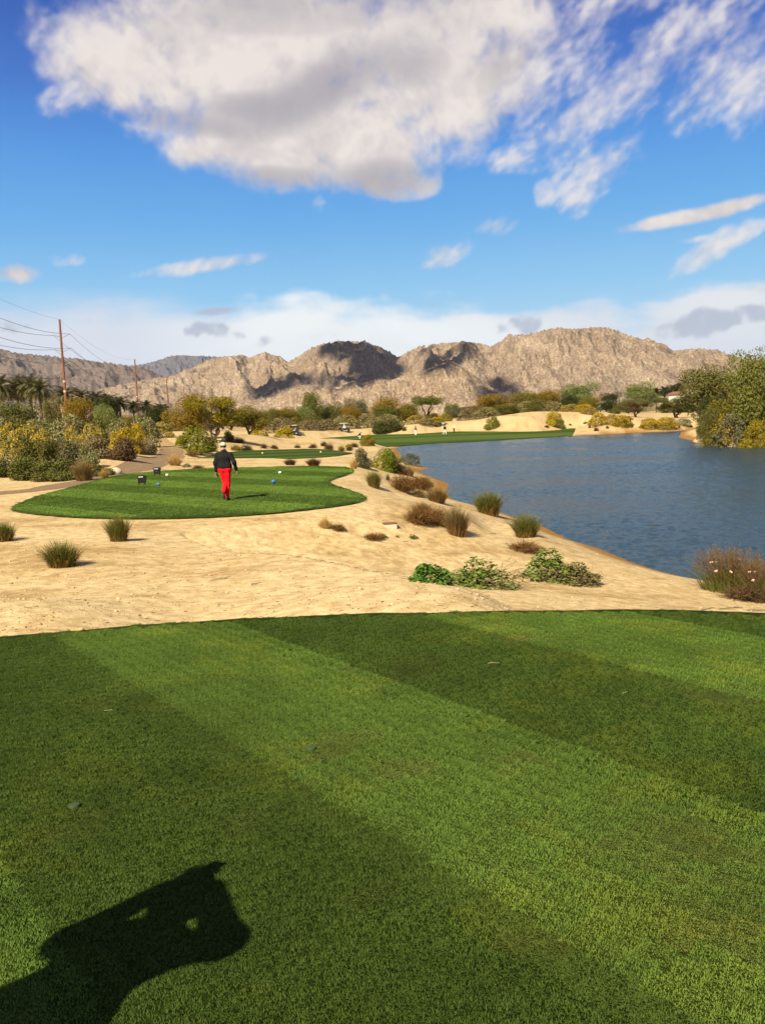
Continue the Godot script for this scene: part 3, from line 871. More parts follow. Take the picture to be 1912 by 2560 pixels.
func make_turf() -> void:
	var dk := Color(0.034, 0.060, 0.010)
	var lt := Color(0.066, 0.104, 0.020)  # same grass as dk, brightened for the painted stripe sheen
	turf("near_tee_turf", TEE_NEAR, 0.0, Vector2(0.6, -0.8), 1.2, -1.88, dk * 1.0, lt * 0.9, 1.2)
	turf("second_tee_turf", TEE_SECOND, -0.87, STRIPE_SECOND, 2.0, 0.3, dk * 1.25, lt * 1.2, 3.0)
	turf("third_tee_turf", TEE_THIRD, -1.5, Vector2(1, 0.06), 3.2, 0.0, dk * 1.2, lt * 1.1, 4.0)
	turf("far_fairway_turf", FAIRWAY, -2.7, Vector2(1, 0.25), 9.0, 3.0, dk * 1.5, lt * 1.25, 6.0, 0.3)
	var rng := RandomNumberGenerator.new()
	rng.seed = 404
	var blot := FastNoiseLite.new()
	blot.seed = 15
	blot.frequency = 0.9
	blot.fractal_octaves = 4
	var clump := FastNoiseLite.new()
	clump.seed = 16
	clump.frequency = 3.2
	clump.fractal_octaves = 3
	var mat := foliage("blade", 0.066, 0.115, 0.020)
	mat.roughness = 0.6
	# the near tee: patches laid square to the mowing direction, blades without stripe lean; the light and dark sheen is painted by tint
	var turn := Basis(Vector3.UP, atan2(0.8, 0.6))
	var along := Vector2(0.6, -0.8)
	var over := Vector2(0.8, 0.6)
	var lists := [[], []]
	for i in range(-120, 120):
		for j in range(-120, 120):
			var p := along * (0.1 * i + 0.05) + over * (1.88 + 0.1 * j + 0.05)
			if p.y < 0.6 or p.y > 7.4 or absf(p.x) > 0.5 * p.y + 2.0 or sdist(TEE_NEAR, p.x, p.y) > -0.08:
				continue
			var k := posmod(floori(j / 12.0), 2)
			var b := blot.get_noise_2d(p.x, p.y)
			var phase := fposmod((j + 0.5) * 0.1, 2.4)
			var inward := minf(phase, 1.2 - phase) if phase < 1.2 else -minf(phase - 1.2, 2.4 - phase)
			var v := lerpf(0.80, 1.40, smoothstep(-0.06, 0.06, inward + 0.04 * b)) * (1.0 + b * 0.26 + clump.get_noise_2d(p.x, p.y) * 0.20)  # stripe tint stands for light on leaning blades
			var yel := clampf(blot.get_noise_2d(p.x * 0.8 + 40.0, p.y * 0.8) * 1.1 + clump.get_noise_2d(p.x + 30.0, p.y) * 0.6 - 0.15, 0.0, 0.4)
			var at := Transform3D(turn * Basis(Vector3.UP, PI * 0.5 * (rng.randi() % 4)) * Basis().scaled(Vector3(1.12, rng.randf_range(0.7, 1.25), 1.12)), Vector3(p.x + rng.randf_range(-0.01, 0.01), 0.0, -p.y + rng.randf_range(-0.01, 0.01)))
			# worn and divoted places
			var worn := 0.0
			for wp in WORN:
				worn = maxf(worn, 1.0 - smoothstep(wp.z * 0.4, wp.z, p.distance_to(Vector2(wp.x, wp.y)) * (1.0 + clump.get_noise_2d(p.x * 2.0, p.y * 2.0))))
			at.basis = at.basis * Basis.from_scale(Vector3(1, 1.0 - 0.55 * worn, 1))
			lists[k].append([at, Color(v * (1.0 + yel) * (1.0 + 0.28 * worn), v * (1.0 + yel * 0.45), v * (1.0 + 0.25 * worn))])
	var light := blade_patch(100, 0.1, 950, Vector3.ZERO, 0.0085, 0.0010)
	var dark := blade_patch(200, 0.1, 950, Vector3.ZERO, 0.0085, 0.0010)
	blades("mown_grass", "short mown grass of the pale stripes on the near tee", lists[0], light, mat)
	blades("mown_grass", "short mown grass of the dark stripes on the near tee", lists[1], dark, mat)
	var spots := []
	var ax: Vector2 = STRIPE_SECOND.normalized()
	var ac := Vector2(-ax.y, ax.x)
	for i in range(-60, 60):
		for j in range(-60, 60):
			var p: Vector2 = ax * (0.5 * i) + ac * (0.3 + 0.5 * j + 0.25) + Vector2(0, 32)
			if sdist(TEE_SECOND, p.x, p.y) > -0.15:
				continue
			var k := posmod(floori((p.dot(ac) - 0.3) / 2.0), 2)
			var v := (1.15 if k == 0 else 1.75) * (1.0 + blot.get_noise_2d(p.x * 0.5, p.y * 0.5) * 0.3)  # bright and dark mowing sheen painted into the blade colour
			spots.append([Transform3D(Basis(Vector3.UP, rng.randf() * TAU).scaled(Vector3(5.2, 2.6, 5.2)), Vector3(p.x, -0.87, -p.y)), Color(v, v, v)])
	blades("mown_grass", "short mown grass of the second tee under the walking golfer", spots, dark, mat)
	# a fringe of longer blades along both edges
	var fringe := []
	for poly in [[TEE_NEAR, 0.0], [TEE_SECOND, -0.87]]:
		var pl: PackedVector2Array = poly[0]
		for i in pl.size():
			var a := pl[i]
			var b := pl[(i + 1) % pl.size()]
			var n := ceili(a.distance_to(b) / 0.05)
			for q in n:
				var p := a.lerp(b, (q + rng.randf()) / n)
				if p.y < 1.0:
					continue
				p += Vector2(rng.randfn(0.0, 0.03), rng.randfn(0.0, 0.03))
				var v := rng.randf_range(0.8, 1.5)
				fringe.append([Transform3D(Basis(Vector3.UP, rng.randf() * TAU).scaled(Vector3(0.9, rng.randf_range(0.8, 1.7), 0.9)), Vector3(p.x, poly[1] - 0.02, -p.y)), Color(v, v, v)])
	blades("mown_grass", "uneven fringe of longer grass along the tee edges", fringe, dark, mat)


func make_path() -> void:
	var m := paint("path", 1, 1, 1, 0.95)
	m.albedo_texture = noise_tex(512, 0.03, 6, 61, Color(0.75, 0.73, 0.7), Color(1, 1, 1), 0.7, 0.25, 0.75)
	var mb := MB.new()
	var curve := Curve3D.new()
	for p in PATH:
		curve.add_point(Vector3(p.x, 0, p.y))
	for i in range(1, curve.point_count - 1):
		var dir := (curve.get_point_position(i + 1) - curve.get_point_position(i - 1)) * 0.18
		curve.set_point_in(i, -dir)
		curve.set_point_out(i, dir)
	var total := curve.get_baked_length()
	var n := ceili(total / 0.5)
	for i in n + 1:
		var p := curve.sample_baked(total * i / n)
		var q := curve.sample_baked(minf(total * i / n + 0.3, total)) - curve.sample_baked(maxf(total * i / n - 0.3, 0.0))
		var side := Vector3(q.z, 0, -q.x).normalized()
		for k in 7:
			var s := (k - 3) / 3.0
			var e := p + side * s * 1.25
			var wear := 1.0 - 0.25 * exp(-pow((absf(s) - 0.5) / 0.16, 2.0))
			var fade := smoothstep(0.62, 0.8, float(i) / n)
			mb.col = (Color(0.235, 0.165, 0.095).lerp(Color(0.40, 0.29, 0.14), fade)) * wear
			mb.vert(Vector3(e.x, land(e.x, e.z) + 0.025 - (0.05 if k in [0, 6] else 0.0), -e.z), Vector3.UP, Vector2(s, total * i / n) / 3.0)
	for i in n:
		for k in 6:
			var a := i * 7 + k
			mb.tri(a, a + 1, a + 7)
			mb.tri(a + 1, a + 8, a + 7)
	struct("cart_path", mb.mesh(), m)


# ---------------------------------------------------------------- plants: prototypes one unit wide and one unit high, scaled to each plant
func rnd_dir(rng: RandomNumberGenerator) -> Vector3:
	var y := rng.randf_range(-1.0, 1.0)
	var a := rng.randf() * TAU
	var r := sqrt(1.0 - y * y)
	return Vector3(r * cos(a), y, r * sin(a))


# lobes: [centre, radii]; leaves are rhombs spread through the outer shell of every lobe
func leaves(mb: MB, lobes: Array, n: int, s: float, rng: RandomNumberGenerator, inner := 0.6, from_y := -9.0, spread := 0.75, slim := 0.5) -> void:
	var sum := 0.0
	var cum := []
	for l in lobes:
		sum += pow(l[1].x * l[1].y * l[1].z, 0.667)
		cum.append(sum)
	for i in n:
		var k := 0
		var pick := rng.randf() * sum
		while cum[k] < pick:
			k += 1
		var c: Vector3 = lobes[k][0]
		var r: Vector3 = lobes[k][1]
		var d := rnd_dir(rng)
		var p := c + d * r * lerpf(inner, 1.04, sqrt(rng.randf()))
		if p.y < 0.0 or d.y < from_y:
			p.y = absf(p.y) * 0.3
			if d.y < from_y:
				continue
		var nn := (d * 0.8 + rnd_dir(rng) * spread).normalized()
		var t := nn.cross(rnd_dir(rng)).normalized()
		var b := nn.cross(t)
		var z := s * rng.randf_range(0.6, 1.35)
		var v := rng.randf_range(0.8, 1.2) * (0.9 + 0.2 * float(k % 3) / 2.0)
		mb.col = Color(v * rng.randf_range(0.9, 1.12), v, v * rng.randf_range(0.8, 1.1))
		mb.quad(p - t * z, p + b * z * slim, p + t * z, p - b * z * slim, nn)


func limb(mb: MB, a: Vector3, b: Vector3, r0: float, r1: float, rng: RandomNumberGenerator, wobble := 0.08) -> void:
	var pts := []
	var rad := []
	var l := a.distance_to(b)
	for i in 5:
		var t := i / 4.0
		pts.append(a.lerp(b, t) + (rnd_dir(rng) * l * wobble if i > 0 and i < 4 else Vector3.ZERO))
		rad.append(lerpf(r0, r1, t))
	mb.tube(pts, rad, 5, false)


# curved blades out of one root
func tuft(mb: MB, n: int, rng: RandomNumberGenerator, root: float, wide: float, droop: float, lean: Vector3, low := 0.55) -> void:
	for i in n:
		var a := rng.randf() * TAU
		var q := sqrt(rng.randf())
		var at := Vector3(cos(a), 0, sin(a)) * root * q
		var out := Vector3(cos(a), 0, sin(a)) * q * rng.randf_range(0.15, 0.62) + lean + rnd_dir(rng) * 0.12
		var long := rng.randf_range(low, 1.02)
		var side := Vector3(-sin(a), 0, cos(a)).rotated(Vector3.UP, rng.randfn(0, 0.7)) * wide * rng.randf_range(0.6, 1.2)
		var v := rng.randf_range(0.6, 1.35)
		var prev := at
		var pw := side
		var base := mb.col
		for k in range(1, 4):
			var t := k / 3.0
			var p := at + Vector3(out.x, 0, out.z) * (t * 0.55 + t * t * 0.45) * long + Vector3.UP * long * (t - droop * t * t * q * rng.randf_range(0.5, 1.0))
			p.y = maxf(p.y, 0.01)
			var w := side * (1.0 - t * 0.85)
			mb.col = base * v
			var nn := (p - prev).cross(side).normalized()
			mb.quad(prev - pw, prev + pw, p + w, p - w, nn if nn != Vector3.ZERO else Vector3.UP)
			prev = p
			pw = w
		mb.col = base


func stems(mb: MB, n: int, rng: RandomNumberGenerator, thick: float, flat := 0.0) -> void:
	for i in n:
		var d := rnd_dir(rng)
		d.y = absf(d.y) * (1.0 - flat) + 0.12
		var end := Vector3(d.x * 0.5, d.y, d.z * 0.5) * rng.randf_range(0.55, 1.05)
		var a := Vector3(rng.randf_range(-0.12, 0.12), 0, rng.randf_range(-0.12, 0.12))
		var mid := a.lerp(end, 0.5) + rnd_dir(rng) * 0.07
		var side := end.cross(rnd_dir(rng)).normalized() * thick
		var v := rng.randf_range(0.55, 1.35)
		mb.col = Color(v, v * rng.randf_range(0.9, 1.05), v)
		mb.quad(a - side, a + side, mid + side * 0.7, mid - side * 0.7)
		mb.quad(mid - side * 0.7, mid + side * 0.7, end + side * 0.2, end - side * 0.2)
		for k in 3:
			var s0 := mid.lerp(end, rng.randf_range(0.0, 0.8))
			var e := s0 + (d + rnd_dir(rng) * 1.1).normalized() * rng.randf_range(0.06, 0.2)
			e.y = maxf(e.y, 0.01)
			mb.quad(s0 - side * 0.5, s0 + side * 0.5, e + side * 0.2, e - side * 0.2)
	mb.col = Color.WHITE


func bumps(n: int, main: Vector3, r: float, rng: RandomNumberGenerator, top := -0.1) -> Array:
	var l := [[Vector3(0, 0.0, 0), main]]
	for i in n:
		var d := rnd_dir(rng)
		d.y = absf(d.y) if d.y < top else d.y
		var q := r * rng.randf_range(0.7, 1.3)
		l.append([Vector3(d.x * main.x, maxf(d.y * main.y, 0.05), d.z * main.z) * 0.88, Vector3(q, q * 1.25, q)])
	return l


# stretch the parts so that the leaves just fill the unit box
func fit(lead: MB, rest: Array) -> void:
	var xs := []
	var ys := []
	for p in lead.v:
		xs.append(maxf(absf(p.x), absf(p.z)))
		ys.append(p.y)
	xs.sort()
	ys.sort()
	var s := 0.5 / float(xs[int(xs.size() * 0.985)])
	var t := 1.0 / float(ys[int(ys.size() * 0.997)])
	for m in [lead] + rest:
		for i in m.v.size():
			m.v[i] *= Vector3(s, t, s)


func build(kind: String, k: int) -> Array:
	var rng := RandomNumberGenerator.new()
	rng.seed = hash(kind) % 100000 + k * 17
	var a := MB.new()
	var b := MB.new()
	match kind:
		"sage":
			leaves(a, bumps(16, Vector3(0.41, 0.8, 0.41), 0.12, rng), 4200, 0.028, rng, 0.72, -0.15)
			stems(b, 40, rng, 0.006)
			fit(a, [b])
			return [["foliage", a.mesh(), "leaf"], ["stem", b.mesh(), "twig"]]
		"brittle":
			var l := bumps(9, Vector3(0.39, 0.72, 0.39), 0.15, rng)
			leaves(a, l, 3000, 0.034, rng, 0.55, -0.15)
			leaves(b, [[Vector3(0, 0.05, 0), Vector3(0.37, 0.66, 0.37)]] + l.slice(1), 4200, 0.018, rng, 0.95, 0.05)
			fit(b, [a])
			return [["foliage", a.mesh(), "leaf"], ["blossom", b.mesh(), "flower"]]
		"olive":
			var l := []
			for i in 9:
				var h := rng.randf_range(0.18, 0.74)
				var ang := rng.randf() * TAU
				var off := (0.30 if h < 0.55 else 0.18) * rng.randf_range(0.4, 1.0)
				var r := rng.randf_range(0.15, 0.25)
				l.append([Vector3(cos(ang) * off, h, sin(ang) * off), Vector3(r, r * 1.15, r)])
			l.append([Vector3(0, 0.2, 0), Vector3(0.42, 0.3, 0.42)])
			leaves(a, l, 4200, 0.032, rng, 0.5)
			stems(b, 40, rng, 0.007)
			fit(a, [b])
			return [["foliage", a.mesh(), "leaf"], ["stem", b.mesh(), "twig"]]
		"mound":
			leaves(a, bumps(14, Vector3(0.40, 0.78, 0.40), 0.16, rng), 9000, 0.023, rng, 0.6, -0.4)
			fit(a, [])
			if k == 1:
				leaves(b, bumps(10, Vector3(0.42, 0.82, 0.42), 0.12, rng), 1500, 0.022, rng, 0.98, 0.2)
				return [["foliage", a.mesh(), "leaf"], ["blossom", b.mesh(), "flower"]]
			stems(b, 30, rng, 0.007)
			return [["foliage", a.mesh(), "leaf"], ["stem", b.mesh(), "twig"]]
		"twig":
			stems(a, 420, rng, 0.007, 0.15)
			leaves(b, bumps(6, Vector3(0.36, 0.6, 0.36), 0.16, rng), 2200, 0.022, rng, 0.3, -0.2, 1.0)
			fit(a, [b])
			return [["stem", a.mesh(), "leaf"], ["foliage", b.mesh(), "leaf"]]
		"grass":
			tuft(a, 1100, rng, 0.22, 0.010, 0.45, Vector3(-0.05, 0, 0))
			b.col = Color(1.0, 0.85, 0.7)
			tuft(b, 380, rng, 0.28, 0.008, 0.75, Vector3(0.03, 0, 0), 0.3)
			fit(a, [b])
			return [["blade", a.mesh(), "leaf"], ["dry_blade", b.mesh(), "dry"]]
		"straw":
			tuft(a, 900, rng, 0.22, 0.008, 0.8, Vector3.ZERO, 0.45)
			fit(a, [])
			return [["blade", a.mesh(), "leaf"]]
		"weed":
			leaves(a, bumps(4, Vector3(0.38, 0.6, 0.38), 0.2, rng), 260, 0.10, rng, 0.4, -0.2)
			stems(b, 60, rng, 0.012, 0.4)
			return [["leaf", a.mesh(), "leaf"], ["stem", b.mesh(), "twig"]]
		"pile":
			var l := bumps(8, Vector3(0.40, 0.55, 0.36), 0.14, rng)
			if k > 0:
				l.append([Vector3(rng.randf_range(-0.12, 0.1), 0.5, 0), Vector3(0.2, 0.4, 0.2)])
			leaves(a, l, 2300, 0.033 if k > 0 else 0.045, rng, 0.5, -0.3, 1.0, 0.6)
			fit(a, [])
			var tan_stick := Color(1.5, 1.35, 1.1)
			for i in (110 if k > 0 else 30):
				var p := Vector3(rng.randf_range(-0.2, 0.5), rng.randf_range(0.02, 0.4), rng.randf_range(-0.4, 0.4))
				var e := p + Vector3(rng.randfn(0.08, 0.14), rng.randfn(0.0, 0.13), rng.randfn(0, 0.14))
				e.y = maxf(e.y, 0.02)
				b.col = tan_stick * rng.randf_range(0.5, 1.2)
				limb(b, p, e, 0.007, 0.003, rng, 0.12)
			for i in (10 if k > 0 else 4):
				var p := Vector3(rng.randf_range(-0.2, 0.3), 0.5, rng.randf_range(-0.2, 0.2))
				b.col = tan_stick * 0.6
				limb(b, p, p + Vector3(rng.randfn(0, 0.1), rng.randf_range(0.3, 0.55), rng.randfn(0, 0.1)), 0.003, 0.0015, rng, 0.1)
			return [["leaf", a.mesh(), "leaf"], ["stick", b.mesh(), "twig"]]
		"pampas":
			tuft(a, 900, rng, 0.34, 0.005, 0.45, Vector3(-0.04, 0, 0), 0.35)
			a.col = Color.WHITE
			for i in 190:
				var ang := rng.randf() * TAU
				var q := sqrt(rng.randf())
				var p := Vector3(cos(ang) * 0.2 * q, 0.2, sin(ang) * 0.2 * q)
				var e := Vector3(cos(ang) * 0.46 * q - 0.05, rng.randf_range(0.62, 0.95) - 0.1 * q, sin(ang) * 0.46 * q)
				b.col = Color.WHITE * rng.randf_range(0.7, 1.2)
				b.tube([p, p.lerp(e, 0.6) + Vector3(0, 0.05, 0), e], [0.002, 0.002, 0.001], 3, false)
				for s in 16:
					var w := p.lerp(e, rng.randf_range(0.72, 1.04)) + rnd_dir(rng) * 0.018
					var d := ((e - p).normalized() + rnd_dir(rng) * 0.5).normalized() * 0.035
					var side := d.cross(rnd_dir(rng)).normalized() * 0.004
					b.quad(w - side, w + side, w + d, w + d)
			var f := MB.new()
			for i in 5:
				var ang := rng.randf_range(2.4, 5.4)
				var p := Vector3(cos(ang) * 0.42, rng.randf_range(0.3, 0.72), sin(ang) * 0.3 + 0.2)
				for s in 7:
					var d := rnd_dir(rng)
					var side := d.cross(rnd_dir(rng)).normalized() * 0.014
					f.quad(p - side, p + d * 0.012 + side, p + d * 0.03, p + d * 0.012 - side)
			return [["blade", a.mesh(), "leaf"], ["plume", b.mesh(), "plume"], ["blossom", f.mesh(), "pink"]]
		"paloA":
			var l := []
			for i in 12:
				var ang := rng.randf() * TAU
				var h := rng.randf_range(0.22, 0.82)
				var off := rng.randf_range(0.12, 0.32) * (1.2 - absf(h - 0.5))
				var r := rng.randf_range(0.14, 0.22)
				l.append([Vector3(cos(ang) * off, h, sin(ang) * off), Vector3(r, r * 0.95, r)])
			l.append([Vector3(0, 0.56, 0), Vector3(0.28, 0.33, 0.28)])
			leaves(a, l, 13000, 0.0155, rng, 0.35, -0.8, 1.0, 0.45)
			for i in 6:
				var e: Vector3 = l[i][0]
				limb(b, Vector3(rng.randf_range(-0.02, 0.02), 0, 0), Vector3(e.x * 0.4, e.y * 0.5, e.z * 0.4), 0.022, 0.014, rng)
				limb(b, Vector3(e.x * 0.4, e.y * 0.5, e.z * 0.4), e, 0.014, 0.005, rng)
			fit(a, [b])
			return [["crown", a.mesh(), "leaf"], ["trunk", b.mesh(), "bark"]]
		"paloB":
			var l := []
			for i in 14:
				var ang := rng.randf() * TAU
				var h := rng.randf_range(0.14, 0.84)
				var off := rng.randf_range(0.1, 0.36) * (1.15 - h * 0.6)
				var r := rng.randf_range(0.12, 0.2)
				l.append([Vector3(cos(ang) * off, h, sin(ang) * off), Vector3(r, r * 0.9, r)])
			l.append([Vector3(0, 0.42, 0), Vector3(0.34, 0.42, 0.34)])
			leaves(a, l, 13000, 0.0155, rng, 0.4, -0.9, 0.9, 0.45)
			limb(b, Vector3.ZERO, Vector3(0.03, 0.5, 0), 0.03, 0.015, rng)
			for i in 5:
				limb(b, Vector3(0.01, 0.15 + 0.07 * i, 0), l[i][0], 0.014, 0.004, rng)
			fit(a, [b])
			return [["crown", a.mesh(), "leaf"], ["trunk", b.mesh(), "bark"]]
		"paloC":
			var l := []
			for i in 13:
				var ang := rng.randf() * TAU
				var h := rng.randf_range(0.42, 0.88)
				var off := rng.randf_range(0.1, 0.36)
				var r := rng.randf_range(0.10, 0.17)
				l.append([Vector3(cos(ang) * off, h, sin(ang) * off), Vector3(r, r * 0.85, r)])
			leaves(a, l, 11000, 0.0155, rng, 0.3, -0.9, 1.0, 0.45)
			var fork := Vector3(0.02, 0.13, 0)
			limb(b, Vector3(0.0, 0, 0), Vector3(-0.06, 0.3, 0.02), 0.022, 0.016, rng, 0.03)
			limb(b, Vector3(0.03, 0, 0), fork, 0.026, 0.022, rng, 0.03)
			for i in 8:
				var e: Vector3 = l[i][0]
				var m := Vector3(e.x * 0.45 + 0.03, 0.36, e.z * 0.4)
				limb(b, fork if i % 2 == 0 else Vector3(-0.05, 0.27, 0.02), m, 0.016, 0.011, rng)
				limb(b, m, e, 0.011, 0.004, rng)
			fit(a, [b])
			return [["crown", a.mesh(), "leaf"], ["trunk", b.mesh(), "bark"]]
		"acacia":
			var l := []
			for i in 12:
				var ang := rng.randf() * TAU
				var off := rng.randf_range(0.05, 0.36)
				l.append([Vector3(cos(ang) * off, 0.78 - off * 0.55 + rng.randf_range(-0.06, 0.06), sin(ang) * off), Vector3(0.15, 0.13, 0.15)])
			leaves(a, l, 4200, 0.02, rng, 0.3, -0.9, 0.8, 0.45)
			for i in 7:
				var e: Vector3 = l[i][0]
				limb(b, Vector3(0, 0, 0), Vector3(e.x * 0.25, 0.3, e.z * 0.25), 0.018, 0.012, rng)
				limb(b, Vector3(e.x * 0.25, 0.3, e.z * 0.25), e, 0.012, 0.004, rng)
			fit(a, [b])
			return [["crown", a.mesh(), "leaf"], ["trunk", b.mesh(), "bark"]]
		"palm":
			# in metres first: a crown 5.8 m wide on a trunk of 10.4 m
			var top := Vector3(0, 10.4, 0)
			for i in 78:
				var ang := rng.randf() * TAU
				var lift := rng.randf_range(-0.75, 1.45)
				var long := rng.randf_range(2.9, 3.5)
				var d := Vector3(cos(ang), 0, sin(ang))
				var side := Vector3(-sin(ang), 0, cos(ang))
				var v := rng.randf_range(0.7, 1.25)
				a.col = Color(v * (1.0 if lift > -0.4 else 1.5), v * (1.0 if lift > -0.4 else 1.15), v)
				var prev := top
				var lean := lift
				for s in range(1, 9):
					var t := s / 8.0
					lean -= 0.10 + 0.06 * t
					var p := prev + (d * cos(lean) + Vector3.UP * sin(lean)) * long / 8.0
					var up := (Vector3.UP * cos(lean) - d * sin(lean)).normalized()
					for sgn in [-1.0, 1.0]:
						for m in 3:
							var q := prev.lerp(p, m / 3.0)
							var along := (p - prev).normalized()
							var tip: Vector3 = q + (side * sgn * 0.75 + along * 0.7 + up * rng.randf_range(0.0, 0.45)) * 0.62 * sin(clampf(t, 0.12, 0.95) * PI * 0.85 + 0.2)
							var w: Vector3 = along * 0.065
							a.quad(q - w, q + w, tip + w * 0.2, tip - w * 0.2)
					prev = p
			var pts := []
			var rad := []
			for i in 21:
				pts.append(Vector3(0.06 * sin(i * 0.4), 10.4 * i / 20.0, 0))
				rad.append((0.27 if i % 2 == 0 else 0.235) * (1.1 - 0.2 * i / 20.0) * (1.3 if i == 0 else 1.0) * (1.35 if i > 17 else 1.0))
			b.tube(pts, rad, 8)
			fit(a, [b])
			return [["frond", a.mesh(), "leaf"], ["trunk", b.mesh(), "bark"]]
	return []


var KIND := {
	"sage": ["sage_bush", "bush", 3], "brittle": ["brittlebush", "bush", 4], "olive": ["desert_shrub", "shrub", 4], "mound": ["round_bush", "bush", 2],
	"twig": ["twiggy_shrub", "shrub", 3], "grass": ["grass_clump", "grass clump", 3], "straw": ["straw_grass", "grass clump", 2], "weed": ["green_weed", "weed", 2], "pile": ["weed_heap", "plant heap", 3],
	"pampas": ["plumed_grass", "grass clump", 1], "paloA": ["palo_verde", "tree", 3], "paloB": ["mesquite_tree", "tree", 4], "paloC": ["forked_tree", "tree", 2], "acacia": ["acacia_tree", "tree", 1], "palm": ["date_palm", "palm tree", 2],
}
var plant_count := 0


func plant(kind: String, tint: String, x: float, d: float, w: float, h: float, label: String, group := "", variant := -1) -> void:
	var info: Array = KIND[kind]
	plant_count += 1
	var k: int = variant if variant >= 0 else (plant_count * 7 + int(absf(x) * 3.0)) % int(info[2])
	var key := "%s%d" % [kind, k]
	if not protos.has(key):
		protos[key] = build(kind, k)
	var turn := fmod(plant_count * 2.399 + x, TAU) if kind not in ["grass", "pampas", "pile", "paloC"] else fmod(plant_count * 0.37, 0.5)
	var o := thing(info[0], label, info[1], Vector3(x, land(x, d) - 0.04, -d), turn, group)
	o.scale = Vector3(w, h, w)
	for p in protos[key]:
		var m: Material
		match p[2]:
			"leaf":
				m = foliage(tint, TINT[tint].r, TINT[tint].g, TINT[tint].b)
			"flower":
				m = foliage("flower", 0.50, 0.33, 0.012)
			"plume":
				m = foliage("plume", 0.15, 0.085, 0.045)
			"pink":
				m = foliage("pink", 0.75, 0.45, 0.45)
			"dry":
				m = foliage("dry", 0.20, 0.13, 0.05)
			"twig":
				m = foliage("twig", 0.13, 0.09, 0.05)
			"bark":
				m = foliage("bark", 0.085, 0.06, 0.04) if kind != "palm" else foliage("palm_bark", 0.10, 0.075, 0.05)
		obj(p[0], p[1], m, o)


# ---------------------------------------------------------------- people
# bones: [from, to, radius, radius]; joined smoothly on a grid and meshed as surface nets
func nets(bones: Array, cell: float, blend: float, mb: MB) -> void:
	var lo := Vector3.ONE * 1e9
	var hi := -lo
	for b in bones:
		var r: float = maxf(b[2], b[3]) + cell * 3.0
		lo = lo.min((b[0] as Vector3) - Vector3.ONE * r).min((b[1] as Vector3) - Vector3.ONE * r)
		hi = hi.max((b[0] as Vector3) + Vector3.ONE * r).max((b[1] as Vector3) + Vector3.ONE * r)
	var nx := ceili((hi.x - lo.x) / cell) + 1
	var ny := ceili((hi.y - lo.y) / cell) + 1
	var nn := ceili((hi.z - lo.z) / cell) + 1
	var g := PackedFloat32Array()
	g.resize(nx * ny * nn)
	g.fill(1.0)
	for b in bones:
		var p: Vector3 = b[0]
		var q: Vector3 = b[1]
		var ra: float = b[2]
		var rb: float = b[3]
		var m: float = maxf(ra, rb) + blend + cell * 2.0
		var l: Vector3 = (p.min(q) - Vector3.ONE * m - lo) / cell
		var u: Vector3 = (p.max(q) + Vector3.ONE * m - lo) / cell
		var pq := q - p
		var len2 := maxf(pq.length_squared(), 1e-9)
		for i in range(maxi(int(l.x), 0), mini(int(u.x) + 1, nx)):
			for j in range(maxi(int(l.y), 0), mini(int(u.y) + 1, ny)):
				for k in range(maxi(int(l.z), 0), mini(int(u.z) + 1, nn)):
					var w := lo + Vector3(i, j, k) * cell - p
					var t := clampf(w.dot(pq) / len2, 0.0, 1.0)
					var dist := (w - pq * t).length() - lerpf(ra, rb, t)
					var at := (i * ny + j) * nn + k
					var old := g[at]
					var e := maxf(blend - absf(old - dist), 0.0) / blend
					g[at] = minf(old, dist) - e * e * blend * 0.25
	var ids := PackedInt32Array()
	ids.resize(nx * ny * nn)
	ids.fill(-1)
	var step := [0, 1, nn, nn + 1, ny * nn, ny * nn + 1, ny * nn + nn, ny * nn + nn + 1]
	var corner := [Vector3(0, 0, 0), Vector3(0, 0, 1), Vector3(0, 1, 0), Vector3(0, 1, 1), Vector3(1, 0, 0), Vector3(1, 0, 1), Vector3(1, 1, 0), Vector3(1, 1, 1)]
	var edges := [[0, 1], [2, 3], [4, 5], [6, 7], [0, 2], [1, 3], [4, 6], [5, 7], [0, 4], [1, 5], [2, 6], [3, 7]]
	for i in nx - 1:
		for j in ny - 1:
			for k in nn - 1:
				var at := (i * ny + j) * nn + k
				var neg := 0
				for s in step:
					if g[at + s] < 0.0:
						neg += 1
				if neg == 0 or neg == 8:
					continue
				var sum := Vector3.ZERO
				var cnt := 0
				for e in edges:
					var ga := g[at + step[e[0]]]
					var gb := g[at + step[e[1]]]
					if (ga < 0.0) != (gb < 0.0):
						sum += (corner[e[0]] as Vector3).lerp(corner[e[1]], ga / (ga - gb))
						cnt += 1
				var grad := Vector3.ZERO
				for s in 8:
					grad += ((corner[s] as Vector3) - Vector3.ONE * 0.5) * g[at + step[s]]
				ids[at] = mb.vert(lo + (Vector3(i, j, k) + sum / cnt) * cell, grad)
	for i in range(1, nx - 1):
		for j in range(1, ny - 1):
			for k in range(1, nn - 1):
				var at := (i * ny + j) * nn + k
				var a := g[at] < 0.0
				for ax in 3:
					var s: int = [ny * nn, nn, 1][ax]
					if a == (g[at + s] < 0.0):
						continue
					var s1: int = [nn, 1, ny * nn][ax]
					var s2: int = [1, ny * nn, nn][ax]
					var q0 := ids[at]
					var q1 := ids[at - s1]
					var q2 := ids[at - s1 - s2]
					var q3 := ids[at - s2]
					if q0 < 0 or q1 < 0 or q2 < 0 or q3 < 0:
						continue
					mb.tri(q0, q1, q2)
					mb.tri(q0, q2, q3)


var hand_right: MB
var hand_left: MB
var head_proto: MB


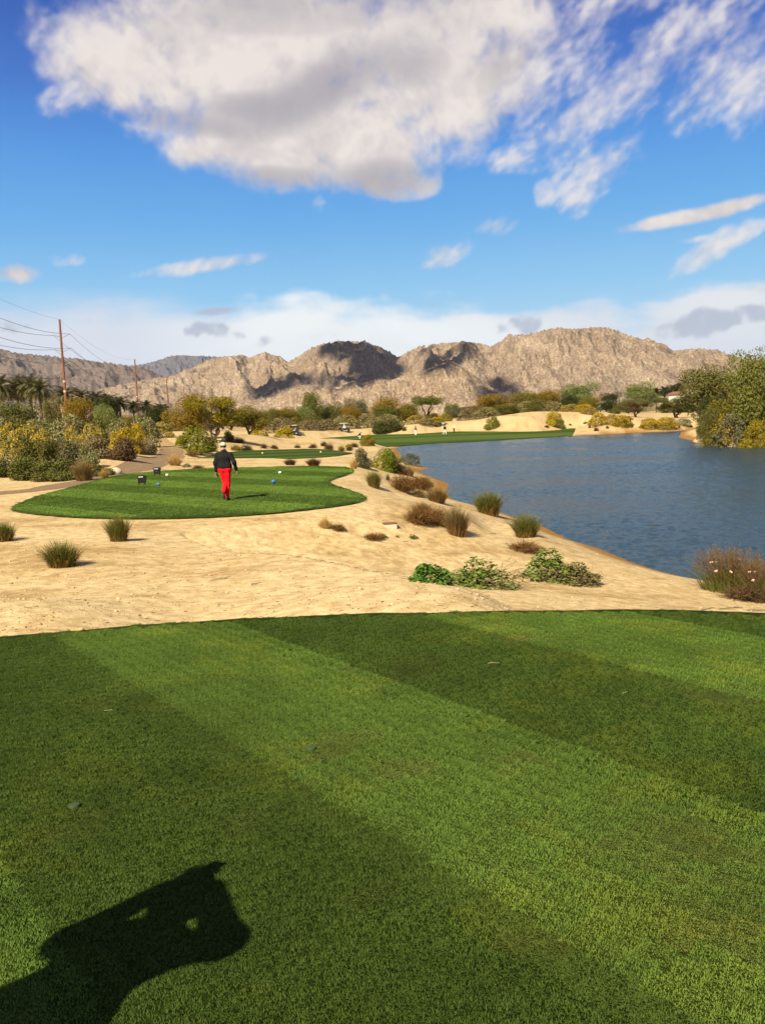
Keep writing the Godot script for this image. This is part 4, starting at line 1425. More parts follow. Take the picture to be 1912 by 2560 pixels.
# a relaxed right hand hanging down (wrist at the origin, fingers towards -y, palm towards -x, thumb in front at -z)
func make_hands() -> void:
	hand_right = MB.new()
	var b := []
	for k in 4:
		var z := -0.030 + 0.020 * k
		b.append([Vector3(0, -0.015, z * 0.6), Vector3(0.002, -0.085, z), 0.015, 0.012])
	var long := [0.068, 0.078, 0.072, 0.056]
	for k in 4:
		var z := -0.031 + 0.0205 * k
		var l: float = long[k]
		var p0 := Vector3(0.0, -0.088, z)
		var p1 := p0 + Vector3(-0.006, -0.45 * l, 0)
		var p2 := p1 + Vector3(-0.018, -0.32 * l, 0)
		var p3 := p2 + Vector3(-0.020, -0.16 * l, 0)
		b.append_array([[p0, p1, 0.0095, 0.009], [p1, p2, 0.009, 0.0085], [p2, p3, 0.0085, 0.0075]])
	b.append_array([[Vector3(0, -0.025, -0.018), Vector3(-0.012, -0.055, -0.05), 0.014, 0.011], [Vector3(-0.012, -0.055, -0.05), Vector3(-0.022, -0.09, -0.055), 0.0105, 0.0085]])
	nets(b, 0.0045, 0.006, hand_right)
	hand_left = MB.new()
	hand_left.add(hand_right, Transform3D(Basis.from_scale(Vector3(-1, 1, 1)), Vector3.ZERO))
	for i in range(0, hand_left.ix.size(), 3):
		var s := hand_left.ix[i + 1]
		hand_left.ix[i + 1] = hand_left.ix[i + 2]
		hand_left.ix[i + 2] = s
	# the head: chin at y 0, crown near y 0.235, facing -z
	head_proto = MB.new()
	nets([
		[Vector3(0, 0.145, 0.025), Vector3(0, 0.150, -0.02), 0.088, 0.080], [Vector3(0, 0.10, -0.01), Vector3(0, 0.045, -0.045), 0.066, 0.046], [Vector3(-0.03, 0.10, -0.05), Vector3(0.03, 0.10, -0.05), 0.034, 0.034],
		[Vector3(0, 0.12, -0.085), Vector3(0, 0.085, -0.108), 0.010, 0.015], [Vector3(0, 0.022, -0.065), Vector3(0, 0.03, -0.06), 0.022, 0.02], [Vector3(-0.02, 0.058, -0.083), Vector3(0.02, 0.058, -0.083), 0.011, 0.011],
		[Vector3(0.083, 0.125, 0.012), Vector3(0.080, 0.088, 0.005), 0.014, 0.010], [Vector3(-0.083, 0.125, 0.012), Vector3(-0.080, 0.088, 0.005), 0.014, 0.010], [Vector3(0, 0.07, 0.03), Vector3(0, -0.08, 0.045), 0.056, 0.060],
	], 0.008, 0.022, head_proto)
	var keep := head_proto.col
	for s in [-1.0, 1.0]:
		head_proto.col = Color(1.6, 2.0, 2.4)
		head_proto.ball(Vector3(0.031 * s, 0.123, -0.080), Vector3(0.013, 0.009, 0.010), 6, 8)
		head_proto.col = Color(0.06, 0.06, 0.06)
		head_proto.ball(Vector3(0.031 * s, 0.123, -0.088), Vector3(0.0055, 0.0055, 0.004), 5, 8)
		head_proto.ball(Vector3(0.031 * s, 0.141, -0.088), Vector3(0.018, 0.003, 0.006), 5, 8)
	head_proto.col = Color(0.7, 0.4, 0.4)
	head_proto.ball(Vector3(0, 0.057, -0.094), Vector3(0.022, 0.005, 0.005), 5, 8)
	head_proto.col = keep


func toward(a: Vector3, b: Vector3, front: Vector3) -> Basis:
	var y := (a - b).normalized()
	var x := y.cross(-front).normalized() * -1.0
	if x.length() < 0.1:
		x = Vector3.RIGHT
	x = (front.cross(y)).normalized() * -1.0
	return Basis(x, y, x.cross(y))


# j: joints in metres (y up, facing -z). dress: colours for skin, top, trousers, shoes, cap
func person(label: String, at: Vector3, turn: float, j: Dictionary, dress: Dictionary, cell: float, gloved := "") -> Node3D:
	var o := thing("person", label, "person", at, turn)
	var slim: float = j.get("slim", 1.0)
	var lean: float = lerpf(0.8, 1.0, slim)
	var top := [
		[j.waist, j.chest, 0.135, 0.145], [j.waist + Vector3(-0.085 * slim, -0.02, 0), j.waist + Vector3(0.085 * slim, -0.02, 0), 0.130, 0.130], [j.hl + Vector3(0.01, 0.075, 0), j.hr + Vector3(-0.01, 0.075, 0), 0.122, 0.122], [j.chest + Vector3(-0.085 * slim, 0.02, 0), j.chest + Vector3(0.085 * slim, 0.02, 0), 0.125, 0.125],
		[j.chest + Vector3(-0.098 * slim, -0.05, 0), j.hl + Vector3(-0.03 * slim, 0.10, 0), 0.092, 0.096], [j.chest + Vector3(0.098 * slim, -0.05, 0), j.hr + Vector3(0.03 * slim, 0.10, 0), 0.092, 0.096],
		[j.neck + Vector3(0, -0.03, 0), j.sl + Vector3(0.02, 0, 0), 0.07, 0.062], [j.neck + Vector3(0, -0.03, 0), j.sr + Vector3(-0.02, 0, 0), 0.07, 0.062], [j.chest + Vector3(0, 0.1, 0), j.neck + Vector3(0, 0.035, 0.005), 0.11, 0.066],
		[j.sl, j.el, 0.070, 0.064 * lean], [j.el, j.wl, 0.064 * lean, 0.048], [j.sr, j.er, 0.070, 0.064 * lean], [j.er, j.wr, 0.064 * lean, 0.048],
	]
	var legs := [
		[j.hl + Vector3(0, 0.04, 0), j.hr + Vector3(0, 0.04, 0), 0.128, 0.128], [j.hl, j.kl, 0.106, 0.076], [j.kl, j.al + Vector3(0, 0.03, 0), 0.076, 0.062], [j.hr, j.kr, 0.106, 0.076], [j.kr, j.ar + Vector3(0, 0.03, 0), 0.076, 0.062],
	]
	# one continuous body underneath
	var skin := MB.new()
	var body := []
	for b in top + legs:
		body.append([b[0], b[1], b[2] * 0.86, b[3] * 0.80])
	body.append([j.neck, j.neck + Vector3(0, 0.08, -0.01), 0.056, 0.052])
	nets(body, cell * 1.25, 0.05, skin)
	var head_at: Transform3D = j.head
	skin.add(head_proto, head_at)
	for s in [["wl", "el", hand_left], ["wr", "er", hand_right]]:
		var w: Vector3 = j[s[0]]
		var front: Vector3 = j.get("palm_" + s[0], Vector3(0, 0, -1))
		skin.add(s[2], Transform3D(toward(j[s[1]], w, front), w))
	obj("body", skin.mesh(), paint("skin", 0.36, 0.20, 0.135, 0.6), o)
	var shirt := MB.new()
	nets(top, cell, 0.055, shirt)
	obj("top", shirt.mesh(), paint("cloth_" + dress.top[0], dress.top[1], dress.top[2], dress.top[3], 0.9), o)
	var trouser := MB.new()
	nets(legs, cell, 0.04, trouser)
	obj("trousers", trouser.mesh(), paint("cloth_" + dress.legs[0], dress.legs[1], dress.legs[2], dress.legs[3], 0.85), o)
	for s in ["l", "r"]:
		var shoe := MB.new()
		var a: Vector3 = j["a" + s]
		var toe: Vector3 = j.get("toe" + s, Vector3(0, -0.35, -1)).normalized()
		var heel := a + Vector3(0, -0.045, 0.0) - toe * 0.03
		nets([[heel, heel + toe * 0.10, 0.040, 0.043], [heel + toe * 0.10, heel + toe * 0.20, 0.043, 0.034], [heel, a + Vector3(0, 0.02, 0), 0.040, 0.045]], maxf(0.01, cell * 0.6), 0.02, shoe)
		obj("shoe", shoe.mesh(), paint("cloth_" + dress.shoes[0], dress.shoes[1], dress.shoes[2], dress.shoes[3], 0.6), o)
	var cap := MB.new()
	cap.xf = head_at
	cap.ball(Vector3(0, 0.150, 0.004), Vector3(0.097, 0.100, 0.118), 7, 16, 0.0, 1.75)
	cap.lathe(Vector3(0, 0.132, 0.004), [Vector2(0.094, 0.0), Vector2(0.099, 0.004), Vector2(0.099, 0.016), Vector2(0.096, 0.02)], 16)
	for k in 8:
		var a0 := PI + PI * k / 8.0
		var a1 := PI + PI * (k + 1) / 8.0
		var p := Vector3(cos(a0) * 0.09, 0.145, sin(a0) * 0.10)
		var q := Vector3(cos(a1) * 0.09, 0.145, sin(a1) * 0.10)
		var e := Vector3(cos(a0) * 0.085, 0.128, sin(a0) * 0.185)
		var f := Vector3(cos(a1) * 0.085, 0.128, sin(a1) * 0.185)
		cap.quad(p, q, f, e, Vector3(0, 1, 0))
		cap.quad(p - Vector3(0, 0.006, 0), q - Vector3(0, 0.006, 0), f - Vector3(0, 0.006, 0), e - Vector3(0, 0.006, 0), Vector3(0, -1, 0))
	var hair := MB.new()
	hair.xf = head_at
	hair.ball(Vector3(0, 0.135, 0.016), Vector3(0.094, 0.082, 0.105), 8, 14, 1.3, 2.75)
	obj("hair", hair.mesh(), paint("hair", 0.06, 0.045, 0.035, 0.7), o)
	obj("cap", cap.mesh(), paint("cloth_" + dress.cap[0], dress.cap[1], dress.cap[2], dress.cap[3], 0.85), o)
	return o


func head_on(p: Vector3, yaw := 0.0, nod := 0.0) -> Transform3D:
	return Transform3D(Basis(Vector3.UP, yaw) * Basis(Vector3.RIGHT, nod), p)


func standing() -> Dictionary:
	return {
		"waist": Vector3(0, 1.08, 0), "chest": Vector3(0, 1.32, 0.0), "neck": Vector3(0, 1.50, 0.02), "head": head_on(Vector3(0, 1.555, -0.01)),
		"sl": Vector3(-0.19, 1.43, 0), "el": Vector3(-0.25, 1.15, 0.03), "wl": Vector3(-0.25, 0.89, -0.05), "sr": Vector3(0.19, 1.43, 0), "er": Vector3(0.25, 1.15, 0.03), "wr": Vector3(0.25, 0.89, -0.05),
		"hl": Vector3(-0.09, 0.93, 0), "hr": Vector3(0.09, 0.93, 0), "kl": Vector3(-0.11, 0.51, -0.02), "kr": Vector3(0.11, 0.51, -0.02), "al": Vector3(-0.12, 0.09, 0.02), "ar": Vector3(0.12, 0.09, 0.02),
	}


func make_people() -> void:
	make_hands()
	# the golfer walking away across the second tee
	var w := standing()
	w.merge({
		"neck": Vector3(0, 1.50, -0.01), "head": head_on(Vector3(-0.02, 1.545, -0.04), 0.15, -0.1), "sl": Vector3(-0.212, 1.41, 0.01), "sr": Vector3(0.212, 1.40, -0.01),
		"el": Vector3(-0.27, 1.16, 0.05), "wl": Vector3(-0.275, 0.90, 0.0), "er": Vector3(0.325, 1.17, 0.06), "wr": Vector3(0.35, 0.92, -0.06),
		"hl": Vector3(-0.095, 0.94, 0), "hr": Vector3(0.095, 0.94, 0), "kl": Vector3(-0.045, 0.53, -0.10), "al": Vector3(0.005, 0.27, 0.24), "toel": Vector3(0, -0.95, 0.1),
		"kr": Vector3(0.055, 0.50, -0.06), "ar": Vector3(0.03, 0.09, 0.0), "toer": Vector3(0.1, -0.12, -1),
	}, true)
	var dress := {"top": ["black", 0.008, 0.008, 0.009], "legs": ["red", 0.72, 0.006, 0.010], "shoes": ["darkbrown", 0.035, 0.02, 0.015], "cap": ["cream", 0.46, 0.44, 0.31]}
	var golfer := person("person in black pullover and bright red trousers walking away across the second tee", Vector3(WALKER.x, -0.855, -WALKER.y), -0.12, w, dress, 0.017)
	var ph := MB.new()
	ph.box(w.wl + Vector3(0.03, -0.13, -0.03), Vector3(0.035, 0.13, 0.07), 0.006, Basis(Vector3.BACK, 0.35))
	var held := obj("range_finder", ph.mesh(), paint("black_plastic", 0.012, 0.012, 0.013, 0.4))
	held.transform = golfer.transform * held.transform
	tag(held, "small black device held in the left hand of the walking golfer", "range finder")
	# the one whose shadow lies on the near tee: standing left of the camera, both hands up before the face
	var s := standing()
	s.merge(SHADOW_POSE, true)
	var dark := {"top": ["navy", 0.03, 0.035, 0.05], "legs": ["khaki", 0.3, 0.24, 0.15], "shoes": ["white", 0.7, 0.7, 0.68], "cap": ["navycap", 0.02, 0.025, 0.05]}
	var shooter := person("person beside the camera with both hands raised to a phone, casting the shadow", SHADOW_AT, SHADOW_TURN, s, dark, 0.02)
	var phm := MB.new()
	phm.box((s.wl + s.wr) * 0.5 + Vector3(0, 0.06, -0.07), Vector3(0.06, 0.115, 0.01), 0.003)
	var phone := obj("phone", phm.mesh(), paint("black_plastic", 0.012, 0.012, 0.013, 0.4))
	phone.transform = shooter.transform * phone.transform
	tag(phone, "dark phone held up by the person beside the camera", "phone")
	# golfers on the far fairway
	var a := standing()
	a.merge({"el": Vector3(-0.22, 1.16, -0.1), "wl": Vector3(-0.08, 1.0, -0.28), "er": Vector3(0.22, 1.16, -0.1), "wr": Vector3(0.02, 0.98, -0.30)}, true)
	person("person in brown top and white trousers, leftmost standing golfer on the far fairway", FAR_A, -0.9, a, {"top": ["brown", 0.10, 0.06, 0.04], "legs": ["white", 0.75, 0.75, 0.72], "shoes": ["white", 0.7, 0.7, 0.68], "cap": ["browncap", 0.08, 0.05, 0.03]}, 0.03)
	var b := standing()
	b.merge({"kl": Vector3(-0.14, 0.5, -0.12), "al": Vector3(-0.17, 0.09, -0.18), "kr": Vector3(0.12, 0.5, 0.05), "ar": Vector3(0.15, 0.10, 0.2)}, true)
	person("person in black top and white trousers standing beside the flag", FAR_B, 0.6, b, {"top": ["black", 0.008, 0.008, 0.009], "legs": ["white", 0.75, 0.75, 0.72], "shoes": ["white", 0.7, 0.7, 0.68], "cap": ["blackcap", 0.012, 0.012, 0.012]}, 0.03)
	person("person in pale yellow top and dark trousers right of the flag", FAR_C, 2.2, standing(), {"top": ["yellow", 0.66, 0.56, 0.22], "legs": ["black", 0.008, 0.008, 0.009], "shoes": ["black", 0.01, 0.01, 0.01], "cap": ["whitecap", 0.7, 0.7, 0.68]}, 0.03)
	var c := standing()
	c.merge({
		"waist": Vector3(0, 0.62, 0.05), "chest": Vector3(0, 0.80, -0.10), "neck": Vector3(0, 0.93, -0.2), "head": head_on(Vector3(0, 0.95, -0.26), 0.0, -0.5), "sl": Vector3(-0.18, 0.88, -0.16), "sr": Vector3(0.18, 0.88, -0.16),
		"el": Vector3(-0.24, 0.62, -0.25), "wl": Vector3(-0.16, 0.42, -0.42), "er": Vector3(0.24, 0.62, -0.25), "wr": Vector3(0.16, 0.42, -0.42), "hl": Vector3(-0.1, 0.42, 0.12), "hr": Vector3(0.1, 0.42, 0.12),
		"kl": Vector3(-0.15, 0.50, -0.28), "kr": Vector3(0.15, 0.46, -0.26), "al": Vector3(-0.14, 0.09, -0.08), "ar": Vector3(0.14, 0.09, -0.05),
	}, true)
	person("person crouching in black top and white trousers beside the round yellow bush", FAR_D, -1.3, c, {"top": ["black", 0.008, 0.008, 0.009], "legs": ["white", 0.75, 0.75, 0.72], "shoes": ["white", 0.7, 0.7, 0.68], "cap": ["blackcap", 0.012, 0.012, 0.012]}, 0.03)
	var d := standing()
	d.merge({
		"waist": Vector3(0, 0.98, 0), "chest": Vector3(0, 1.20, 0.03), "neck": Vector3(0, 1.38, 0.03), "head": head_on(Vector3(0, 1.43, 0.0)), "sl": Vector3(-0.18, 1.31, 0.03), "sr": Vector3(0.18, 1.31, 0.03),
		"el": Vector3(-0.23, 1.08, -0.1), "wl": Vector3(-0.12, 1.0, -0.33), "er": Vector3(0.23, 1.08, -0.1), "wr": Vector3(0.12, 1.0, -0.33), "hl": Vector3(-0.1, 0.82, 0.0), "hr": Vector3(0.1, 0.82, 0.0),
		"kl": Vector3(-0.12, 0.80, -0.42), "kr": Vector3(0.12, 0.80, -0.42), "al": Vector3(-0.12, 0.42, -0.5), "ar": Vector3(0.12, 0.42, -0.5),
	}, true)
	var seat: Transform3D = Transform3D(Basis(Vector3.UP, CART_TURN), CART_AT) * Transform3D(Basis(), Vector3(-0.3, 0, 0.12))
	person("person in white sitting in the white roofed golf cart", seat.origin, CART_TURN, d, {"top": ["white", 0.75, 0.75, 0.72], "legs": ["grey", 0.15, 0.15, 0.16], "shoes": ["white", 0.7, 0.7, 0.68], "cap": ["whitecap", 0.7, 0.7, 0.68]}, 0.03)


# ---------------------------------------------------------------- golf carts, poles and small things
func golf_cart(label: String, at: Vector3, turn: float) -> void:
	var o := thing("golf_cart", label, "golf cart", at, turn, "golf carts beyond the fairway")
	var dark := paint("cart_body", 0.02, 0.022, 0.028, 0.3, false)
	var m := MB.new()
	m.box(Vector3(0, 0.42, 0.0), Vector3(1.16, 0.20, 2.3), 0.05)
	m.box(Vector3(0, 0.66, -0.92), Vector3(1.1, 0.36, 0.5), 0.08)
	m.box(Vector3(0, 0.66, 0.50), Vector3(1.12, 0.34, 0.85), 0.06)
	obj("body", m.mesh(), dark, o)
	m = MB.new()
	m.box(Vector3(0, 1.86, 0.05), Vector3(1.12, 0.07, 1.75), 0.03)
	obj("roof", m.mesh(), paint("cart_roof", 0.78, 0.78, 0.74, 0.4, false), o)
	for s in [-1.0, 1.0]:
		for f in [[-0.75, -0.62], [0.72, 0.80]]:
			m = MB.new()
			m.tube([Vector3(0.5 * s, 0.75, f[0] + (-0.15 if f[0] < 0 else 0.1)), Vector3(0.5 * s, 1.84, f[1])], [0.02, 0.02], 6)
			obj("post", m.mesh(), paint("post", 0.03, 0.03, 0.03, 0.4, false), o)
		for z in [-0.82, 0.80]:
			m = MB.new()
			m.lathe(Vector3(0.52 * s, 0.23, z), [Vector2(0.12, -0.09), Vector2(0.21, -0.09), Vector2(0.23, -0.05), Vector2(0.23, 0.05), Vector2(0.21, 0.09), Vector2(0.12, 0.09)], 16, Basis(Vector3.BACK, PI / 2))
			var wheel := obj("wheel", m.mesh(), paint("tyre", 0.015, 0.015, 0.015, 0.9, false), o)
			m = MB.new()
			m.lathe(Vector3(0.52 * s, 0.23, z), [Vector2(0.0, -0.07), Vector2(0.12, -0.085), Vector2(0.125, 0.085), Vector2(0.0, 0.07)], 14, Basis(Vector3.BACK, PI / 2))
			obj("rim", m.mesh(), paint("rim", 0.5, 0.5, 0.5, 0.35, false), wheel)
	m = MB.new()
	m.box(Vector3(0, 0.86, 0.30), Vector3(1.0, 0.12, 0.48), 0.04)
	m.box(Vector3(0, 1.10, 0.58), Vector3(1.0, 0.42, 0.10), 0.04, Basis(Vector3.RIGHT, 0.12))
	obj("seat", m.mesh(), paint("cart_seat", 0.55, 0.52, 0.44, 0.6, false), o)
	m = MB.new()
	m.tube([Vector3(-0.3, 0.75, -0.7), Vector3(-0.3, 1.05, -0.42)], [0.02, 0.02], 6)
	for k in 12:
		var p := Vector3(-0.3, 1.05, -0.42) + Vector3(cos(TAU * k / 12), sin(TAU * k / 12) * 0.75, sin(TAU * k / 12) * 0.6) * 0.16
		var q := Vector3(-0.3, 1.05, -0.42) + Vector3(cos(TAU * (k + 1) / 12), sin(TAU * (k + 1) / 12) * 0.75, sin(TAU * (k + 1) / 12) * 0.6) * 0.16
		m.tube([p, q], [0.014, 0.014], 5, false)
	obj("steering_wheel", m.mesh(), paint("post", 0.03, 0.03, 0.03, 0.4, false), o)
	m = MB.new()
	m.box(Vector3(0, 1.30, -0.76), Vector3(0.96, 0.9, 0.006), 0.0, Basis(Vector3.RIGHT, -0.12))
	var glass := paint("glass", 0.8, 0.85, 0.85, 0.05, false)
	glass.transparency = BaseMaterial3D.TRANSPARENCY_ALPHA
	glass.albedo_color.a = 0.12
	obj("windscreen", m.mesh(), glass, o)


func make_poles() -> void:
	var names := ["utility pole out of the picture at left", "nearest tall wooden utility pole, behind the date palms", "second tall wooden utility pole from the left", "third utility pole, above the orange tree", "fourth utility pole, thin against the mountain", "fifth and farthest utility pole in the row"]
	var wood := paint("pole_wood", 0.17, 0.075, 0.045, 0.9, false)
	var steel := paint("steel", 0.25, 0.25, 0.26, 0.5, false)
	var tops := []
	for i in 6:
		var k := i - 1
		var x := -60.0 - 17.7 * k
		var d := 168.7 + 114.7 * k
		var base := land(x, d)
		var o := thing("utility_pole", names[i], "utility pole", Vector3(x, base - 0.3, -d), atan2(17.9, 116.0), "utility poles in a row")
		var h: float = 23.4 + [0.0, 0.0, 0.4, -0.3, 0.2, 0.0][i]
		var m := MB.new()
		m.tube([Vector3.ZERO, Vector3(0, h * 0.5, 0), Vector3(0, h, 0)], [0.30, 0.25, 0.19], 10)
		obj("shaft", m.mesh(), wood, o)
		var at := []
		for a in [[-1.35, 3.1, 0.1], [-1.35, 5.75, 0.1], [1.7, 2.9, 0.55], [1.7, 5.55, 0.55], [1.7, 8.1, 0.55]]:
			m = MB.new()
			var tip := Vector3(a[0], h - a[1] + 0.15, 0)
			var root := Vector3(signf(a[0]) * 0.2, h - a[1] - a[2], 0)
			for q in 9:
				m.lathe(root.lerp(tip, 0.15 + q * 0.095), [Vector2(0.03, -0.05), Vector2(0.085, -0.02), Vector2(0.085, 0.02), Vector2(0.03, 0.05)], 8, Basis(Quaternion(Vector3.UP, (tip - root).normalized())))
			m.tube([root, tip], [0.045, 0.04], 6)
			obj("insulator", m.mesh(), steel, o)
			at.append(o.transform * tip)
		m = MB.new()
		m.box(Vector3(0, h - 11.3, 0.26), Vector3(3.6, 0.13, 0.1), 0.02)
		obj("crossarm", m.mesh(), wood, o)
		for a in [-1.6, -0.6, 1.6]:
			m = MB.new()
			m.lathe(Vector3(a, h - 11.24, 0.26), [Vector2(0.03, 0), Vector2(0.07, 0.06), Vector2(0.05, 0.14), Vector2(0.07, 0.2), Vector2(0.0, 0.26)], 8)
			obj("insulator", m.mesh(), paint("porcelain", 0.5, 0.48, 0.45, 0.3, false), o)
			at.append(o.transform * Vector3(a, h - 11.0, 0.26))
		at.append(o.transform * Vector3(0, h, 0))
		for y in [h * 0.42, h * 0.50]:
			m = MB.new()
			m.lathe(Vector3(0, y, 0), [Vector2(0.27, -0.2), Vector2(0.285, -0.19), Vector2(0.285, 0.19), Vector2(0.26, 0.2)], 10)
			obj("marker_band", m.mesh(), paint("band", 0.42, 0.36, 0.3, 0.6, false), o)
		tops.append(at)
	var lines := ["upper left conductor of the power line", "lower left conductor of the power line", "upper right conductor of the power line", "middle right conductor of the power line", "lowest right conductor of the power line", "low cable on the left end of the crossarms", "low cable on the inner left of the crossarms", "low cable on the right end of the crossarms", "thin shield wire joining the pole tops"]
	for l in 9:
		var m := MB.new()
		for i in 5:
			var a: Vector3 = tops[i][l]
			var b: Vector3 = tops[i + 1][l]
			var pts := []
			var rad := []
			for q in 17:
				var t := q / 16.0
				pts.append(a.lerp(b, t) - Vector3(0, (3.0 if l < 5 else 2.2) * 4.0 * t * (1.0 - t), 0))
				rad.append(0.032 if l != 8 else 0.014)
			m.tube(pts, rad, 4, false)
		tag(obj("power_cable", m.mesh(), paint("cable", 0.07, 0.07, 0.08, 0.6, false)), lines[l], "power cable", "wires strung along the utility poles")


func tee_sign(label: String, at: Vector3, turn: float, second: bool) -> void:
	var o := thing("tee_sign", label, "tee sign", at, turn, "black tee signs")
	var m := MB.new()
	var black := paint("sign_black", 0.010, 0.010, 0.011, 0.45, false)
	var prof := [Vector2(-0.145, 0.07), Vector2(0.145, 0.07), Vector2(0.160, 0.22), Vector2(0.158, 0.27), Vector2(0.182, 0.285), Vector2(0.186, 0.335), Vector2(0.165, 0.372), Vector2(0.12, 0.385), Vector2(-0.12, 0.385), Vector2(-0.165, 0.372), Vector2(-0.186, 0.335), Vector2(-0.182, 0.285), Vector2(-0.158, 0.27), Vector2(-0.160, 0.22)]
	var tri := Geometry2D.triangulate_polygon(PackedVector2Array(prof))
	for z in [0.05, -0.05]:
		for i in range(0, tri.size(), 3):
			m.face3(Vector3(prof[tri[i]].x, prof[tri[i]].y, z), Vector3(prof[tri[i + 1]].x, prof[tri[i + 1]].y, z), Vector3(prof[tri[i + 2]].x, prof[tri[i + 2]].y, z), Vector3(0, 0, signf(z)))
	for i in prof.size():
		var a: Vector2 = prof[i]
		var b: Vector2 = prof[(i + 1) % prof.size()]
		m.quad(Vector3(a.x, a.y, 0.05), Vector3(b.x, b.y, 0.05), Vector3(b.x, b.y, -0.05), Vector3(a.x, a.y, -0.05), Vector3(b.y - a.y, a.x - b.x, 0).normalized())
	obj("panel", m.mesh(), black, o)
	for s in [-1.0, 1.0]:
		m = MB.new()
		m.box(Vector3(0.125 * s, 0.035, 0), Vector3(0.035, 0.09, 0.06), 0.006)
		obj("leg", m.mesh(), black, o)
	m = MB.new()
	m.box(Vector3(-0.03, 0.325, 0.0535), Vector3(0.19, 0.042, 0.003))
	var plate := obj("name_plate", m.mesh(), paint("plate", 0.50, 0.50, 0.48, 0.5, false), o)
	m = MB.new()
	for i in 9:
		m.box(Vector3(-0.108 + 0.0195 * i, 0.325, 0.0558), Vector3(0.006, 0.020 + 0.006 * (i % 3), 0.0015))
	obj("lettering", m.mesh(), black, plate)
	if second:
		m = MB.new()
		m.box(Vector3(-0.01, 0.20, 0.0535), Vector3(0.075, 0.022, 0.003))
		obj("small_plate", m.mesh(), paint("small_plate", 0.10, 0.10, 0.10, 0.5, false), o)


func marker(label: String, at: Vector3, colour: Color, size := 0.07) -> void:
	var o := thing("tee_marker", label, "tee marker", at)
	var m := MB.new()
	m.ball(Vector3(0, size * 0.85, 0), Vector3(size, size * 0.85, size), 8, 14)
	obj("ball", m.mesh(), paint("marker%s" % colour.to_html(), colour.r, colour.g, colour.b, 0.35, false), o)
	m = MB.new()
	m.tube([Vector3(0, -0.06, 0), Vector3(0, 0.02, 0)], [0.006, 0.012], 6)
	obj("spike", m.mesh(), paint("steel", 0.25, 0.25, 0.26, 0.5, false), o)


func house(label: String, at: Vector3, turn: float, size: Vector3, wall: Color) -> void:
	var o := thing("house", label, "house", at, turn, "houses beyond the right trees")
	var m := MB.new()
	m.box(Vector3(0, size.y * 0.5 - 0.5, 0), Vector3(size.x, size.y + 1.0, size.z))
	obj("wall", m.mesh(), paint("wall%s" % wall.to_html(), wall.r, wall.g, wall.b, 0.9, false), o)
	m = MB.new()
	var e := Vector3(size.x * 0.5 + 0.5, size.y + 0.002, size.z * 0.5 + 0.5)
	var ridge := size.y + size.z * 0.22
	for s in [-1.0, 1.0]:
		m.quad(Vector3(-e.x, e.y, e.z * s), Vector3(e.x, e.y, e.z * s), Vector3(e.x * 0.6, ridge, 0), Vector3(-e.x * 0.6, ridge, 0), Vector3(0, 1, s).normalized())
		m.face3(Vector3(e.x * s, e.y, -e.z), Vector3(e.x * s, e.y, e.z), Vector3(e.x * 0.6 * s, ridge, 0), Vector3(s, 1, 0).normalized())
	m.box(Vector3(0, e.y - 0.08, 0), Vector3(e.x * 2.0, 0.15, e.z * 2.0))
	obj("roof", m.mesh(), paint("roof_tile", 0.16, 0.08, 0.055, 0.9, false), o)
	for k in [-1.0, 1.0]:
		m = MB.new()
		m.box(Vector3(size.x * 0.25 * k, size.y * 0.55, size.z * 0.5 + 0.01), Vector3(1.5, 1.3, 0.08))
		var frame := obj("window", m.mesh(), paint("frame", 0.5, 0.48, 0.44, 0.5, false), o)
		m = MB.new()
		m.box(Vector3(size.x * 0.25 * k, size.y * 0.55, size.z * 0.5 + 0.052), Vector3(1.25, 1.05, 0.01))
		obj("pane", m.mesh(), paint("pane", 0.03, 0.035, 0.04, 0.1, false), frame)


func rock(called: String, label: String, x: float, d: float, r: Vector3, colour: Color, rng_seed: int) -> void:
	var f := FastNoiseLite.new()
	f.seed = rng_seed
	f.frequency = 1.1
	var m := MB.new()
	var rings := 10
	var seg := 14
	for i in rings + 1:
		var a := PI * i / rings
		for k in seg:
			var b := TAU * k / seg
			var dir := Vector3(sin(a) * cos(b), cos(a), sin(a) * sin(b))
			m.vert(dir * r * (1.0 + 0.45 * f.get_noise_3dv(dir) + 0.14 * f.get_noise_3dv(dir * 3.0)), dir / r)
	for i in rings:
		for k in seg:
			var a := i * seg + k
			var b := i * seg + (k + 1) % seg
			m.tri(a, b, b + seg)
			m.tri(a, b + seg, a + seg)
	var o := obj(called, m.mesh(), paint("stone%s" % colour.to_html(), colour.r, colour.g, colour.b, 0.9, false))
	o.position = Vector3(x, land(x, d) + r.y * 0.35, -d)
	tag(o, label, "rock")


func stick(label: String, at: Vector3, turn: float, long: float, forks: int, colour: Color, thick := 0.006) -> void:
	var rng := RandomNumberGenerator.new()
	rng.seed = int(absf(at.x) * 1000.0) + forks
	var m := MB.new()
	limb(m, Vector3(-long * 0.5, thick, 0), Vector3(long * 0.5, thick * 2.0 + long * 0.05, 0), thick, thick * 0.5, rng, 0.04)
	for i in forks:
		var p := Vector3(rng.randf_range(-0.4, 0.3) * long, thick, 0)
		limb(m, p, p + Vector3(rng.randf_range(0.1, 0.4) * long, rng.randf_range(0.0, 0.12) * long, rng.randf_range(-0.2, 0.2) * long), thick * 0.7, thick * 0.3, rng, 0.06)
	var o := obj("twig", m.mesh(), paint("stick%s" % colour.to_html(), colour.r, colour.g, colour.b, 0.9, false))
	o.position = at
	o.rotation.y = turn
	tag(o, label, "twig")


